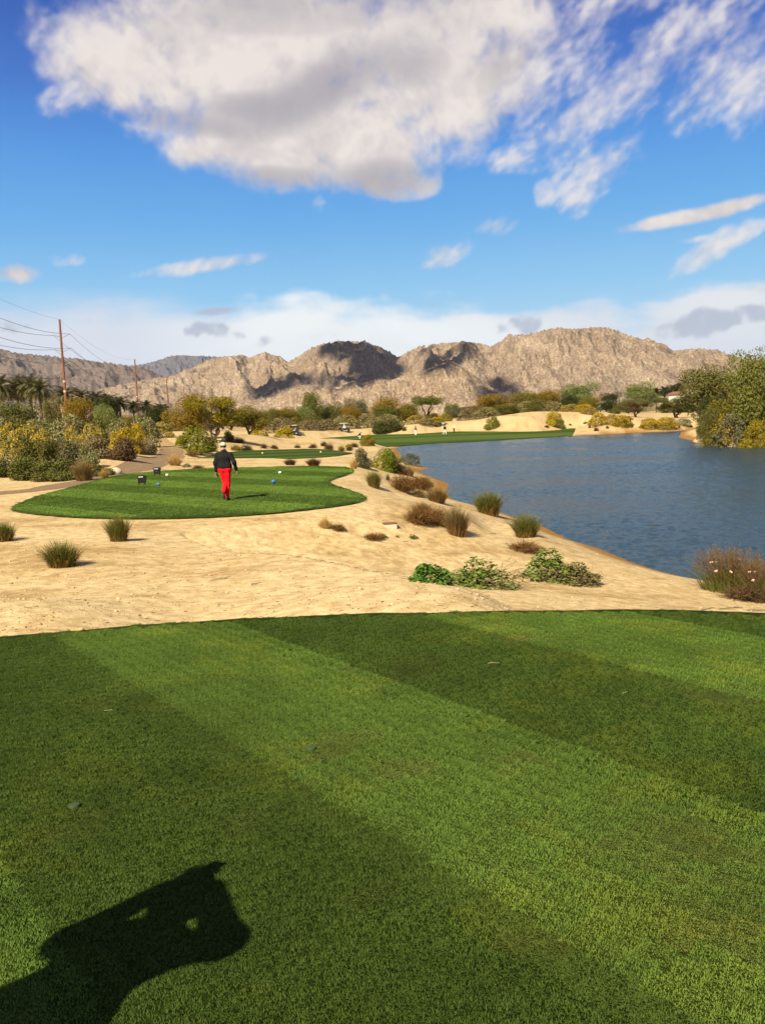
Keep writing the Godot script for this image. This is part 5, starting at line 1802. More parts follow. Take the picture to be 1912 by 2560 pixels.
# where the sight line of that azimuth and elevation meets the rock
func rock_at(az: float, el: float) -> Vector3:
	for s in [slopes[1], slopes[0]]:
		var i := int((deg_to_rad(az) - s[0]) / (s[1] - s[0]) * (s[2] - 1))
		if i < 0 or i >= s[2]:
			continue
		for j in s[3]:
			var p: Vector3 = s[4][i * s[3] + j]
			if (p.y - EYE) / Vector2(p.x, p.z).length() > tan(deg_to_rad(el)):
				return p
	return Vector3.ZERO


# real cumulus clouds high above, out of the picture, whose shadows lie on the mountains
func make_clouds() -> void:
	var white := paint("cloud_white", 0.8, 0.8, 0.8, 1.0)
	var rng := RandomNumberGenerator.new()
	rng.seed = 8
	for g in CLOUD_SHADOWS:
		var m := MB.new()
		var middle := Vector3.ZERO
		for i in range(0, g[1].size(), 3):
			for up in 9:
				var p := rock_at(g[1][i], g[1][i + 1] + (up - 4) * 0.24 * g[1][i + 2])
				if p == Vector3.ZERO:
					continue
				var at: Vector3 = p + sun_dir.normalized() * 6000.0
				if middle == Vector3.ZERO:
					middle = at
				var r: float = deg_to_rad(g[1][i + 2]) * p.length() * (1.0 - 0.09 * absf(up - 4))
				for k in 4:
					m.ball(at - middle + rnd_dir(rng) * r * rng.randf_range(0.2, 0.7), Vector3(1.0, 1.0, 2.4) * r * rng.randf_range(0.6, 0.9), 7, 10)
		var c := obj("cloud", m.mesh(), white)
		c.position = middle
		tag(c, g[0], "cloud")


func make_small_things() -> void:
	make_poles()
	golf_cart("white roofed golf cart parked on the sand beyond the fairway, driver aboard", CART_AT, CART_TURN)
	golf_cart("golf cart half hidden by yellow bushes, only its white roof clear", CART2_AT, CART_TURN + 0.2)
	tee_sign("black tee sign with pale name plate, nearer of two on the second tee", SIGN_A, -0.1, false)
	tee_sign("black tee sign with two pale plates, farther of two on the second tee", SIGN_B, -0.1, true)
	tee_sign("black tee sign alone at the back of the third tee", SIGN_C, 0.0, false)
	marker("white tee marker ball right of the farther black tee sign", MARK_A, Color(0.75, 0.75, 0.72))
	marker("blue tee marker ball right of the nearer black tee sign", MARK_B, Color(0.05, 0.14, 0.42))
	marker("white tee marker on the right part of the second tee", MARK_C, Color(0.75, 0.75, 0.72))
	marker("blue tee marker on the right part of the second tee", MARK_D, Color(0.03, 0.14, 0.48), 0.085)
	marker("pale tee marker on the left part of the third tee", MARK_E, Color(0.75, 0.70, 0.4))
	marker("pale tee marker on the right part of the third tee", MARK_F, Color(0.75, 0.72, 0.5))
	# the flag on the far green
	var o := thing("golf_flag", "thin flagstick with small pale flag beside the golfer in black", "flag", FLAG_AT)
	var m := MB.new()
	m.tube([Vector3(0, -0.1, 0), Vector3(0, 2.3, 0)], [0.02, 0.014], 6)
	obj("flagstick", m.mesh(), paint("flag_white", 0.75, 0.75, 0.7, 0.5, false), o)
	m = MB.new()
	for k in 6:
		var a := Vector3(0.02 + 0.08 * k, 0, sin(k * 1.1) * 0.03)
		var b := Vector3(0.02 + 0.08 * (k + 1), 0, sin((k + 1) * 1.1) * 0.03)
		m.quad(a + Vector3(0, 2.28, 0), b + Vector3(0, 2.27, 0), b + Vector3(0, 1.93, 0), a + Vector3(0, 1.95, 0))
	obj("cloth", m.mesh(), paint("flag_blue", 0.28, 0.33, 0.40, 0.8, false), o)
	m = MB.new()
	m.box(Vector3(0, 0.28, 0), Vector3(0.12, 0.62, 0.12), 0.015)
	var st := obj("hazard_stake", m.mesh(), paint("stake_red", 0.55, 0.07, 0.03, 0.6, false))
	st.position = STAKE_AT
	tag(st, "small red hazard stake between the fairway and the lake", "stake")
	house("white and pink house with red tiled roof above the mesquite", HOUSE_A, 0.3, Vector3(3.6, 6.0, 4), Color(0.72, 0.66, 0.60))
	house("white house glimpsed behind the pale green tree", HOUSE_B, -0.2, Vector3(4.5, 4.4, 5), Color(0.6, 0.58, 0.54))
	rock("boulder", "pale boulder between the front shrubs and the second tee", BOULDER.x, BOULDER.y, Vector3(0.32, 0.26, 0.28), Color(0.46, 0.37, 0.26), 3)
	rock("bank_rock", "tan rock at the foot of the tall yellow bush on the right bank", BANK_A.x, BANK_A.y, Vector3(1.4, 0.55, 0.9), Color(0.40, 0.31, 0.19), 4)
	rock("bank_rock", "flat tan rock at the water between the grey and yellow bushes", BANK_B.x, BANK_B.y, Vector3(1.6, 0.40, 0.9), Color(0.40, 0.31, 0.19), 5)
	rock("bank_rock", "tan rock under the yellow bush at the right picture edge", BANK_C.x, BANK_C.y, Vector3(1.3, 0.4, 0.9), Color(0.38, 0.28, 0.17), 6)
	# irrigation valve box
	o = thing("valve_box", "brown lidded valve box with pale side lying in the sand", "valve box", Vector3(VALVE.x, land(VALVE.x, VALVE.y), -VALVE.y), 0.15)
	m = MB.new()
	m.box(Vector3(0, 0.0, 0), Vector3(0.34, 0.14, 0.24), 0.01)
	obj("box", m.mesh(), paint("valve_side", 0.55, 0.42, 0.30, 0.8, false), o)
	m = MB.new()
	m.box(Vector3(0, 0.082, 0), Vector3(0.37, 0.025, 0.27), 0.008)
	obj("lid", m.mesh(), paint("valve_lid", 0.14, 0.07, 0.04, 0.7, false), o)
	var grey := Color(0.16, 0.13, 0.09)
	var straw := Color(0.42, 0.34, 0.18)
	for t in TWIGS:
		stick(t[0], Vector3(t[1], (land(t[1], t[2]) if t[2] > 7.2 else 0.012) + 0.005, -t[2]), t[3], t[4], t[5], straw if t[2] < 7.2 else grey, t[6])
	# two flat discs added for pale worn patches in the near tee
	for k in 2:
		var p: Vector2 = WORN_DISCS[k]
		o = thing("worn_patch", ["worn grey green patch of turf in the left of the near tee", "worn grey green patch of turf in the middle of the near tee"][k], "worn patch", Vector3(p.x, 0.0, -p.y))
		m = MB.new()
		m.lathe(Vector3.ZERO, [Vector2(0.024, 0.0), Vector2(0.024, 0.010), Vector2(0.020, 0.012), Vector2(0.0, 0.012)], 14)
		obj("cap", m.mesh(), paint("worn_disc", 0.034, 0.055, 0.02, 0.6, false), o)
	# loose grit and plant scraps on the sand
	var rng := RandomNumberGenerator.new()
	rng.seed = 77
	for kind in 2:
		m = MB.new()
		if kind == 0:
			m.ball(Vector3.ZERO, Vector3(1, 0.6, 0.8), 4, 6)
		else:
			m.box(Vector3(0, 0.2, 0), Vector3(2.4, 0.25, 0.35))
		var mm := MultiMesh.new()
		mm.transform_format = MultiMesh.TRANSFORM_3D
		mm.use_colors = true
		mm.mesh = m.mesh()
		var list := []
		for i in 16000 if kind == 0 else 2600:
			var d := 6.8 * pow(7.0, rng.randf())
			var x := d * rng.randf_range(-0.5, 0.5)
			var y := land(x, d)
			if flat_now < 0.03 or lake_now < 0.6:
				continue
			var s := (rng.randf_range(0.004, 0.013) if rng.randf() < 0.96 else rng.randf_range(0.015, 0.035)) if kind == 0 else rng.randf_range(0.006, 0.02)
			list.append([Transform3D(Basis(Vector3.UP, rng.randf() * TAU).scaled(Vector3.ONE * s), Vector3(x, y + s * 0.15, -d)), Color.WHITE * rng.randf_range(0.45, 1.15)])
		mm.instance_count = list.size()
		for i in list.size():
			mm.set_instance_transform(i, list[i][0])
			mm.set_instance_color(i, list[i][1])
		var g := MultiMeshInstance3D.new()
		g.multimesh = mm
		g.name = "gravel" if kind == 0 else "plant_litter"
		g.material_override = paint("grit", 0.42, 0.31, 0.16, 0.95) if kind == 0 else paint("litter", 0.17, 0.11, 0.05, 0.95)
		add_child(g)
		g.set_meta("kind", "stuff")
		tag(g, "loose small stones and clods strewn on the sand" if kind == 0 else "brown scraps of dead plants strewn on the sand", "gravel" if kind == 0 else "litter")


func _ready() -> void:
	# camera
	var cam := Camera3D.new()
	cam.name = "camera"
	cam.fov = 61.06
	cam.near = 0.1
	cam.far = 30000.0
	add_child(cam)
	cam.transform = Transform3D(Basis(Vector3.RIGHT, deg_to_rad(-6.41)) * Basis(Vector3.BACK, deg_to_rad(-2.2)), Vector3(0, EYE, 0))
	cam.current = true
	# sky, exposure, air
	var expo := 2.3
	var around := WorldEnvironment.new()
	around.name = "world_environment"
	var env := Environment.new()
	env.tonemap_mode = Environment.TONE_MAPPER_LINEAR
	env.tonemap_exposure = expo
	env.sdfgi_enabled = true
	env.ssao_enabled = true
	env.ssil_enabled = true
	make_sky(env, expo)
	env.fog_enabled = true
	env.fog_density = 0.000012
	env.fog_light_color = Color(0.82, 0.88, 0.96)
	around.environment = env
	add_child(around)
	# sun: behind the camera, over the left shoulder
	var sun := DirectionalLight3D.new()
	sun.name = "sun"
	sun.light_energy = 1.5
	sun.light_color = Color(1.0, 0.925, 0.79)
	sun.light_angular_distance = 0.5
	sun.shadow_enabled = true
	add_child(sun)
	sun.look_at_from_position(Vector3.ZERO, -sun_dir, Vector3.UP)
	# the setting
	for f in [[TEE_NEAR, 0.0, 1.3], [TEE_SECOND, -0.87, 3.0], [TEE_THIRD, -1.5, 3.0], [FAIRWAY, -2.7, 8.0]]:
		var box := Rect2(f[0][0], Vector2.ZERO)
		for p in f[0]:
			box = box.expand(p)
		flats.append([f[0], box.grow(f[2] + 0.5), f[1], f[2]])
	lake_rect = Rect2(LAKE[0], Vector2.ZERO)
	for p in LAKE:
		lake_rect = lake_rect.expand(p)
	lake_rect = lake_rect.grow(14.5)
	make_ground()
	make_lake()
	make_turf()
	make_path()
	var tan_rock := [Color(0.335, 0.275, 0.205), Color(0.26, 0.205, 0.158), Color(0.40, 0.34, 0.26), Color(0.145, 0.115, 0.095)]
	mountain("mountain_range", RIDGE_MAIN, 2700.0, 4300.0, 5400.0, 960, 130, 125.0, 420.0, 0.10, tan_rock, 11)
	mountain("front_hills", RIDGE_FRONT, 2150.0, 2750.0, 3200.0, 620, 80, 70.0, 240.0, 0.09, [Color(0.365, 0.295, 0.21), Color(0.29, 0.22, 0.16), Color(0.42, 0.35, 0.255), Color(0.155, 0.12, 0.092)], 12)
	mountain("left_slope", RIDGE_LEFT, 4200.0, 7000.0, 8200.0, 300, 90, 200.0, 800.0, 0.03, [Color(0.195, 0.165, 0.15), Color(0.155, 0.135, 0.13), Color(0.24, 0.20, 0.175), Color(0.12, 0.105, 0.105)], 13)
	mountain("far_blue_mountain", RIDGE_FAR, 9000.0, 12000.0, 14000.0, 260, 60, 250.0, 900.0, 0.03, [Color(0.145, 0.15, 0.185), Color(0.12, 0.125, 0.16), Color(0.175, 0.17, 0.20), Color(0.09, 0.095, 0.125)], 14)  # bluish distance haze is painted into these rock tones
	# plants, things, people
	plant("palm", "palm", -74.8, 174.7, 6.18, 13.50, "tall date palm cut by the left edge of the picture", "date palms beyond the left shrubs")
	plant("palm", "palm", -74.4, 181.3, 7.51, 13.75, "second date palm from the left edge, its dark trunk in shade", "date palms beyond the left shrubs")
	plant("palm", "palm", -69.8, 176.7, 6.62, 13.55, "third date palm from the left, between two taller neighbours", "date palms beyond the left shrubs")
	plant("palm", "palm", -66.0, 171.8, 6.41, 12.44, "date palm standing rightmost in the left group of four", "date palms beyond the left shrubs")
	plant("palm", "palm", -67.1, 188.4, 6.62, 11.70, "date palm whose fronds spread right behind the nearest utility pole", "date palms beyond the left shrubs")
	plant("palm", "palm", -69.0, 203.6, 7.49, 11.72, "date palm just right of the nearest utility pole", "date palms beyond the left shrubs")
	plant("palm", "palmd", -69.2, 214.1, 6.79, 11.20, "low dark date palm left of the dense palm clump", "date palms beyond the left shrubs")
	plant("palm", "palmd", -63.5, 205.4, 7.24, 10.09, "dark date palm in the middle of the dense clump", "date palms beyond the left shrubs")
	plant("palm", "palmd", -66.4, 225.4, 6.27, 10.03, "dark date palm on the right side of the dense clump", "date palms beyond the left shrubs")
	plant("palm", "palmd", -70.0, 250.4, 6.04, 9.51, "small dark date palm left of the second utility pole", "date palms beyond the left shrubs")
	plant("palm", "palmd", -67.8, 256.2, 6.15, 9.58, "small dark date palm right of the second utility pole", "date palms beyond the left shrubs")
	plant("palm", "palmd", -64.9, 262.1, 6.89, 8.64, "small dark date palm left of the orange desert tree", "date palms beyond the left shrubs")
	plant("paloB", "darkgreen", -44.7, 143.2, 5.93, 6.74, "dense dark green tree in front of the palm clump", "")
	plant("paloB", "darkgreen", -39.4, 155.1, 5.92, 5.48, "dark green tree between the second utility pole and the orange tree", "")
	plant("paloB", "green", -45.9, 110.9, 6.99, 5.02, "bushy green tree below the left palms at the picture edge", "")
	plant("paloB", "olive", -45.5, 121.8, 3.29, 6.11, "slim olive tree left of the nearest utility pole", "")
	plant("paloA", "rust", -35.9, 104.0, 5.24, 5.02, "rust and olive tree at the foot of the nearest utility pole", "")
	plant("paloA", "lightgreen", -31.4, 100.2, 3.30, 4.18, "light green feathery tree right of the rust and olive tree", "")
	plant("sage", "sage", -26.7, 75.4, 3.87, 3.02, "large pale grey green dome of sage below the rust tree", "")
	plant("sage", "sage", -27.7, 70.8, 2.72, 2.48, "pale sage dome left of the largest sage dome", "")
	plant("sage", "sage", -24.0, 80.5, 2.60, 2.77, "pale sage dome between yellow bushes, third from the left", "")
	plant("sage", "sage", -21.4, 79.1, 2.93, 2.89, "pale sage dome under the second utility pole", "")
	plant("olive", "green", -28.4, 104.8, 2.84, 1.62, "dark green bush below the sage dome at the second pole", "")
	plant("olive", "olive", -27.8, 66.4, 2.44, 2.57, "olive bush at the left edge above the yellow flowers", "")
	plant("olive", "olive", -24.1, 74.2, 2.15, 2.75, "olive bush right of the large sage dome", "")
	plant("brittle", "sage", -22.8, 53.3, 1.40, 2.22, "yellow flowering bush cut by the left picture edge", "yellow flowering bushes left of the second tee")
	plant("brittle", "sage", -21.5, 52.8, 1.76, 2.22, "broad yellow flowering bush near the left edge, the brightest one", "yellow flowering bushes left of the second tee")
	plant("brittle", "sage", -19.9, 51.3, 1.60, 1.98, "yellow flowering bush with a dark shaded right side", "yellow flowering bushes left of the second tee")
	plant("brittle", "sage", -22.6, 64.1, 1.38, 2.01, "small far yellow bush in front of the large sage dome", "yellow flowering bushes left of the second tee")
	plant("brittle", "sage", -18.7, 54.9, 1.40, 1.49, "yellow orange bush left of the tall yellow one", "yellow flowering bushes left of the second tee")
	plant("brittle", "sage", -19.2, 58.9, 1.92, 2.09, "tall yellow bush in the middle of the left shrub bank", "yellow flowering bushes left of the second tee")
	plant("brittle", "yolive", -18.1, 61.4, 2.29, 1.92, "yellow green bush above the brown shrub", "yellow flowering bushes left of the second tee")
	plant("brittle", "yolive", -19.7, 71.3, 1.65, 2.33, "yellow bush right of the centre under the second pole", "yellow flowering bushes left of the second tee")
	plant("brittle", "sage", -25.5, 102.5, 3.17, 1.87, "bright yellow bush standing alone at the bend of the sandy trail", "yellow flowering bushes left of the second tee")
	plant("olive", "dkolive", -18.7, 46.4, 1.50, 1.95, "dark olive shrub under the broad yellow bush", "")
	plant("olive", "dkolive", -17.4, 45.8, 1.33, 1.90, "dark olive shrub at the shaded right side of the yellow bush", "")
	plant("olive", "dkgrey", -17.5, 49.0, 1.51, 1.56, "dark grey green shrub in the hollow between the yellow bushes", "")
	plant("olive", "sage", -16.0, 47.4, 1.26, 1.40, "grey green shrub below the yellow orange bush", "")
	plant("olive", "tan", -17.1, 53.0, 1.83, 1.36, "tan and brown shrub above the sandy clearing", "")
	plant("olive", "brown", -15.6, 52.5, 1.85, 1.39, "reddish brown shrub on the right of the tan shrub", "")
	plant("twig", "brown", -18.1, 65.4, 1.25, 1.37, "small dark brown shrub like a little tree beside the trail", "")
	plant("olive", "tan", -17.7, 66.9, 1.17, 1.16, "round grey tan bush at the edge of the sandy trail", "")
	plant("olive", "dkgreen", -19.6, 45.2, 1.24, 1.12, "dark green shrub at the left edge above the cart path", "")
	plant("olive", "green", -17.9, 43.8, 1.60, 1.21, "leafy green shrub in front of the left shrub bank, leftmost of three", "")
	plant("olive", "green", -16.6, 43.0, 1.51, 1.05, "leafy green shrub, middle one of the front three", "")
	plant("olive", "green", -15.4, 42.4, 1.57, 1.13, "leafy green shrub, right one of the front three", "")
	plant("grass", "ochre", -13.7, 40.1, 1.23, 1.07, "brown and green grass clump at the right end of the front shrubs", "")
	plant("olive", "dkgreen", -14.0, 43.5, 1.24, 0.60, "low dark green shrub behind the straw tuft", "")
	plant("straw", "straw", -13.2, 41.5, 0.74, 0.61, "pale straw tuft at the end of the front shrubs", "")
	plant("paloA", "rust", -21.4, 97.7, 5.07, 5.12, "rust orange desert tree behind the round bush, left of the dark forked tree", "")
	plant("paloC", "yolive", -17.4, 91.7, 5.39, 4.79, "yellow green tree with dark forked trunk behind the walking golfer", "")
	plant("paloA", "rustg", -16.5, 110.8, 5.22, 3.65, "olive and rust tree right of the dark forked tree", "")
	plant("mound", "ygreen", -16.7, 79.3, 3.84, 2.39, "round bright green bush left of the walking golfer", "", 0)
	plant("twig", "brown", -16.3, 84.6, 1.42, 1.01, "brown twiggy shrub at the right foot of the round green bush", "")
	plant("twig", "ochre", -16.4, 76.0, 1.58, 0.73, "low brown grey shrub between the round bush and the straw stack", "")
	plant("straw", "straw", -13.3, 56.3, 1.37, 0.88, "large rounded stack of golden straw grass behind the second tee", "")
	plant("sage", "dkgrey", -12.2, 54.8, 0.54, 0.28, "tiny grey green plant right of the straw stack", "")
	plant("twig", "brown", -11.0, 52.4, 0.88, 0.34, "flat brown clump at the back edge of the second tee", "")
	plant("olive", "olive", -16.4, 94.3, 1.34, 1.20, "small olive bush right of the forked trunk", "")
	plant("twig", "brown", -15.2, 93.6, 1.74, 0.81, "dark brown shrub on the sand right of the walking golfer", "")
	plant("twig", "ochre", -14.7, 88.6, 1.22, 0.73, "ochre tuft left of the third tee sign", "")
	plant("twig", "brown", -13.6, 88.4, 1.56, 0.85, "wide dark brown clump behind the third tee sign", "")
	plant("brittle", "yolive", -14.5, 88.5, 0.69, 0.53, "tiny yellow bush beside the third tee sign", "")
	plant("twig", "brown", -12.1, 90.9, 0.80, 0.62, "brown clump at the left tip of the far fairway", "")
	plant("twig", "brown", -11.3, 92.8, 1.08, 0.55, "brown clump second from the left behind the third tee", "")
	plant("twig", "brown", -9.3, 98.2, 0.86, 0.49, "small brown clump third from the left behind the third tee", "")
	plant("twig", "brown", -7.5, 98.0, 1.14, 0.63, "brown clump at the middle of the third tee back edge", "")
	plant("twig", "brown", -5.4, 92.5, 1.25, 0.85, "larger brown clump behind the right end of the third tee", "")
	plant("twig", "brown", -6.6, 102.6, 0.99, 0.75, "small dark clump behind the larger brown clump", "")
	plant("twig", "ochre", -3.5, 78.7, 0.84, 0.61, "ochre round clump left of the little yellow bush", "")
	plant("brittle", "yolive", -3.8, 105.6, 0.92, 0.58, "little yellow bush on the sand left of the round yellow bush", "")
	plant("twig", "brown", -3.2, 91.0, 0.88, 0.71, "dark clump in front of the little yellow bush", "")
	plant("twig", "brown", -3.2, 108.5, 1.36, 0.70, "dark clump left of the round yellow bush by the fairway", "")
	plant("mound", "yolive", -1.6, 111.9, 2.27, 1.48, "round yellow green bush at the near edge of the far fairway", "", 0)
	plant("grass", "brown", -5.6, 54.0, 0.92, 0.48, "brown grass clump on the sand bank in front of the third tee, left one", "")
	plant("grass", "brown", -4.2, 54.7, 1.14, 0.59, "brown grass clump on the sand bank in front of the third tee, right one", "")
	plant("paloA", "olive", -22.8, 188.6, 3.85, 5.14, "low olive tree between the rust tree and the big green tree", "")
	plant("paloA", "rustg", -22.8, 223.8, 6.38, 5.57, "yellow olive tree left of the big green tree", "")
	plant("paloB", "green", -17.6, 235.3, 7.89, 9.49, "big grey green tree against the foot of the mountain", "")
	plant("paloB", "lightgreen", -19.0, 227.2, 6.47, 5.67, "light green bush tree under the big grey green tree", "")
	plant("paloB", "green", -12.5, 239.7, 6.57, 6.51, "soft green tree right of the big grey green tree", "")
	plant("paloB", "dkgrey", -6.1, 244.9, 8.69, 7.34, "grey green tree behind the orange bush", "")
	plant("paloB", "rust", -7.5, 235.9, 5.74, 5.40, "small orange tree in front of the grey green tree", "")
	plant("paloA", "rust", 1.8, 232.0, 9.87, 6.90, "orange and yellow tree left of the flat topped acacia", "")
	plant("acacia", "green", 13.3, 241.6, 9.36, 7.07, "flat topped acacia standing alone against the mountain", "")
	plant("sage", "tan", -19.6, 176.9, 7.32, 3.00, "yellow grey mound of brush left of the half hidden golf cart", "sage mounds behind the golf carts")
	plant("brittle", "yolive", -18.4, 133.7, 3.13, 2.54, "yellow green bush behind the left sand dune, left one", "")
	plant("brittle", "yolive", -15.4, 139.1, 4.06, 3.24, "yellow green bush hiding the left golf cart", "")
	plant("sage", "tan", -15.1, 189.4, 6.43, 2.33, "tan sage mound between the two golf carts, left one", "sage mounds behind the golf carts")
	plant("sage", "tan", -11.4, 193.7, 6.76, 2.50, "tan sage mound between the two golf carts, right one", "sage mounds behind the golf carts")
	plant("sage", "sageY", -7.8, 201.9, 7.62, 3.19, "tan sage mound behind the white roofed golf cart", "sage mounds behind the golf carts")
	plant("sage", "sageY", -2.6, 205.0, 6.54, 3.46, "tall tan sage mound right of the white roofed golf cart", "sage mounds behind the golf carts")
	plant("sage", "sageY", 1.8, 208.0, 6.84, 2.96, "tan sage mound below the orange and yellow tree", "sage mounds behind the golf carts")
	plant("sage", "olive", -16.0, 209.4, 5.69, 3.68, "yellowish brush below the big grey green tree", "sage mounds behind the golf carts")
	plant("olive", "dkgreen", 0.5, 191.6, 4.45, 2.80, "dark green bush on the dune crest above the crouching golfer", "")
	plant("olive", "dkgreen", 3.3, 192.2, 4.46, 2.63, "dark green bush right of its twin on the dune crest", "")
	plant("twig", "brown", 5.4, 188.9, 1.28, 0.95, "tiny dark bush on the bank behind the left golfers", "")
	plant("olive", "dkgreen", 11.1, 329.8, 9.90, 3.69, "line of distant dark green bushes left of the acacia", "")
	plant("brittle", "tan", 8.4, 204.8, 5.35, 2.25, "yellow grey bush below the flat topped acacia", "")
	plant("sage", "tan", 10.9, 195.7, 4.36, 1.58, "grey bush behind the flag, left half", "")
	plant("brittle", "yolive", 12.8, 197.6, 4.41, 1.59, "yellow topped bush directly behind the flag", "")
	plant("mound", "yolive", 16.5, 214.4, 3.33, 2.07, "small yellow green bush above the golfer in yellow", "", 0)
	plant("olive", "olive", 13.8, 224.6, 4.35, 2.28, "olive brush under the acacia crown", "")
	plant("sage", "tan", 22.0, 213.9, 6.24, 2.93, "tan sage mound left of the round green bush on the far sand", "")
	plant("sage", "sageY", 25.7, 208.4, 7.11, 2.57, "broad tan sage mound above the round green bush on the far sand", "")
	plant("mound", "ygreen", 23.6, 181.9, 3.37, 2.65, "round green bush alone on the far sand above the fairway", "", 0)
	plant("paloA", "rust", 33.3, 247.8, 11.40, 6.51, "orange olive tree under the cloud shadow, left of three", "")
	plant("paloA", "rustg", 42.6, 251.4, 10.85, 6.84, "orange olive tree, middle of three on the right dune", "")
	plant("paloA", "rust", 49.2, 255.3, 9.22, 7.12, "rust coloured tree, right of three on the right dune", "")
	plant("mound", "green", 34.6, 237.5, 4.18, 3.32, "small round green bush below the orange olive trees, left one", "", 0)
	plant("mound", "green", 34.9, 229.4, 4.94, 2.72, "small round green bush below the orange olive trees, right one", "", 0)
	plant("paloB", "lightgreen", 58.0, 253.4, 12.12, 8.62, "tall pale green tree right of the rust coloured tree", "")
	plant("paloB", "darkgreen", 52.4, 239.3, 5.96, 5.38, "dark green bush tree at the left foot of the pale green tree", "")
	plant("brittle", "yolive", 35.5, 177.0, 4.02, 3.07, "yellow bush on the right sand dune", "")
	plant("mound", "green", 36.2, 175.9, 2.61, 2.01, "round dark green bush in front of the yellow dune bush", "", 0)
	plant("brittle", "tan", 43.6, 200.3, 4.96, 1.79, "tan yellow bush right of the yellow dune bush, first in the row", "")
	plant("brittle", "yolive", 47.1, 199.5, 5.16, 1.87, "yellow bush second in the row along the right dune", "")
	plant("brittle", "tan", 45.5, 190.7, 4.36, 1.58, "low tan bush in front of the second yellow bush", "")
	plant("brittle", "yolive", 41.0, 163.3, 3.75, 2.46, "large yellow bush behind the far beach, first from the left", "yellow bushes behind the far beach")
	plant("brittle", "tan", 43.1, 162.4, 2.44, 1.93, "tan bush beside the first large yellow beach bush", "yellow bushes behind the far beach")
	plant("brittle", "yolive", 44.9, 160.8, 3.55, 2.20, "yellow bush on the far beach with a green heart", "yellow bushes behind the far beach")
	plant("mound", "green", 45.4, 160.7, 1.94, 1.32, "little green bush in front of the green hearted yellow bush", "", 0)
	plant("brittle", "yolive", 49.2, 159.2, 3.71, 1.89, "yellow bush on the far beach, left of the low pair", "yellow bushes behind the far beach")
	plant("brittle", "yolive", 52.0, 158.5, 4.36, 2.10, "yellow bush on the far beach, right of the low pair", "yellow bushes behind the far beach")
	plant("sage", "sage", 57.0, 163.8, 3.19, 1.35, "low grey bush at the right end of the far beach", "")
	plant("paloB", "darkgreen", 61.6, 232.0, 6.32, 5.32, "dark green tree between the pale green trees", "")
	plant("paloB", "lightgreen", 77.0, 258.8, 12.04, 9.03, "pale yellow green tree left of the fan palms", "")
	plant("paloB", "green", 64.5, 226.0, 7.14, 3.41, "green brush tree below the pale yellow green tree", "")
	plant("paloC", "brown", 57.7, 196.7, 5.19, 3.67, "small bare brownish tree with dark trunks behind the beach", "")
	plant("paloC", "green", 65.9, 194.1, 9.56, 4.65, "spreading green mesquite in front of the white house", "")
	plant("mound", "green", 55.9, 207.6, 3.33, 1.35, "round green bush left of the small brownish tree", "", 0)
	plant("palm", "palmd", 99.9, 314.5, 6.13, 9.02, "short fan palm at the left end of the skyline row", "fan palms on the skyline at right")
	plant("palm", "palmd", 105.0, 321.3, 6.28, 9.54, "second short fan palm of the skyline row", "fan palms on the skyline at right")
	plant("palm", "palmd", 110.2, 328.0, 6.43, 10.19, "third short fan palm of the skyline row", "fan palms on the skyline at right")
	plant("palm", "palmd", 115.2, 334.7, 6.57, 10.89, "fan palm at the right end of the skyline row beside the big tree", "fan palms on the skyline at right")
	plant("paloB", "dkolive", 53.2, 140.2, 9.58, 9.15, "big dark olive tree on the right bank of the lake", "")
	plant("paloA", "oliveL", 41.9, 96.3, 6.81, 10.07, "tall yellow olive tree at the right picture edge", "")
	plant("paloA", "rustg", 43.3, 103.3, 7.60, 5.85, "olive and orange tree in front of the tall right tree", "")
	plant("paloB", "darkgreen", 42.4, 110.1, 5.08, 5.26, "dark tree low over the right bank, left one", "")
	plant("paloB", "darkgreen", 45.4, 106.7, 7.05, 3.05, "dark tree low over the right bank, right one", "")
	plant("paloB", "dkolive", 38.1, 101.1, 3.39, 4.40, "weeping dark green bush hanging over the lake edge", "")
	plant("brittle", "yolive", 39.1, 100.7, 3.24, 3.56, "tall yellow bush on the right lake bank", "")
	plant("sage", "dkgrey", 38.5, 95.5, 4.08, 4.16, "big grey green bush at the water edge of the right bank", "")
	plant("mound", "yolive", 40.0, 92.7, 3.57, 3.19, "yellow green bush at the right picture edge by the lake", "", 0)
	plant("twig", "brown", 39.2, 157.7, 1.10, 0.79, "small dark tuft on the pale sand of the far beach", "dark tufts on the far beach")
	plant("twig", "brown", 39.5, 163.9, 0.65, 0.67, "small dark tuft on the pale sand of the far beach", "dark tufts on the far beach")
	plant("twig", "brown", 41.6, 159.2, 0.72, 0.65, "small dark tuft on the pale sand of the far beach", "dark tufts on the far beach")
	plant("twig", "brown", 42.9, 181.5, 1.26, 0.66, "small dark tuft on the pale sand of the far beach", "dark tufts on the far beach")
	plant("twig", "brown", 39.7, 181.6, 0.90, 0.75, "small dark tuft on the pale sand of the far beach", "dark tufts on the far beach")
	plant("twig", "brown", 32.9, 171.5, 1.35, 0.63, "small dark tuft on the pale sand of the far beach", "dark tufts on the far beach")
	plant("twig", "brown", 55.1, 160.3, 0.49, 0.81, "small dark tuft on the pale sand of the far beach", "dark tufts on the far beach")
	plant("twig", "brown", 58.4, 163.3, 0.50, 0.75, "small dark tuft on the pale sand of the far beach", "dark tufts on the far beach")
	plant("olive", "dkgrey", -1.1, 55.0, 1.22, 1.31, "airy grey plant left of the green and yellow shore bush", "")
	plant("straw", "straw", -1.3, 42.0, 0.53, 0.62, "dry pale tuft at the foot of the airy grey plant", "")
	plant("mound", "ygreenB", 0.3, 57.7, 2.12, 1.49, "round green bush with yellow flowers on the lake shore", "", 1)
	plant("sage", "dkgrey", 2.6, 78.0, 1.96, 1.00, "low grey shrub on the sand spit by the lake", "")
	plant("twig", "brown", 1.2, 58.0, 1.40, 0.85, "brown twiggy shrub right of the green and yellow bush", "")
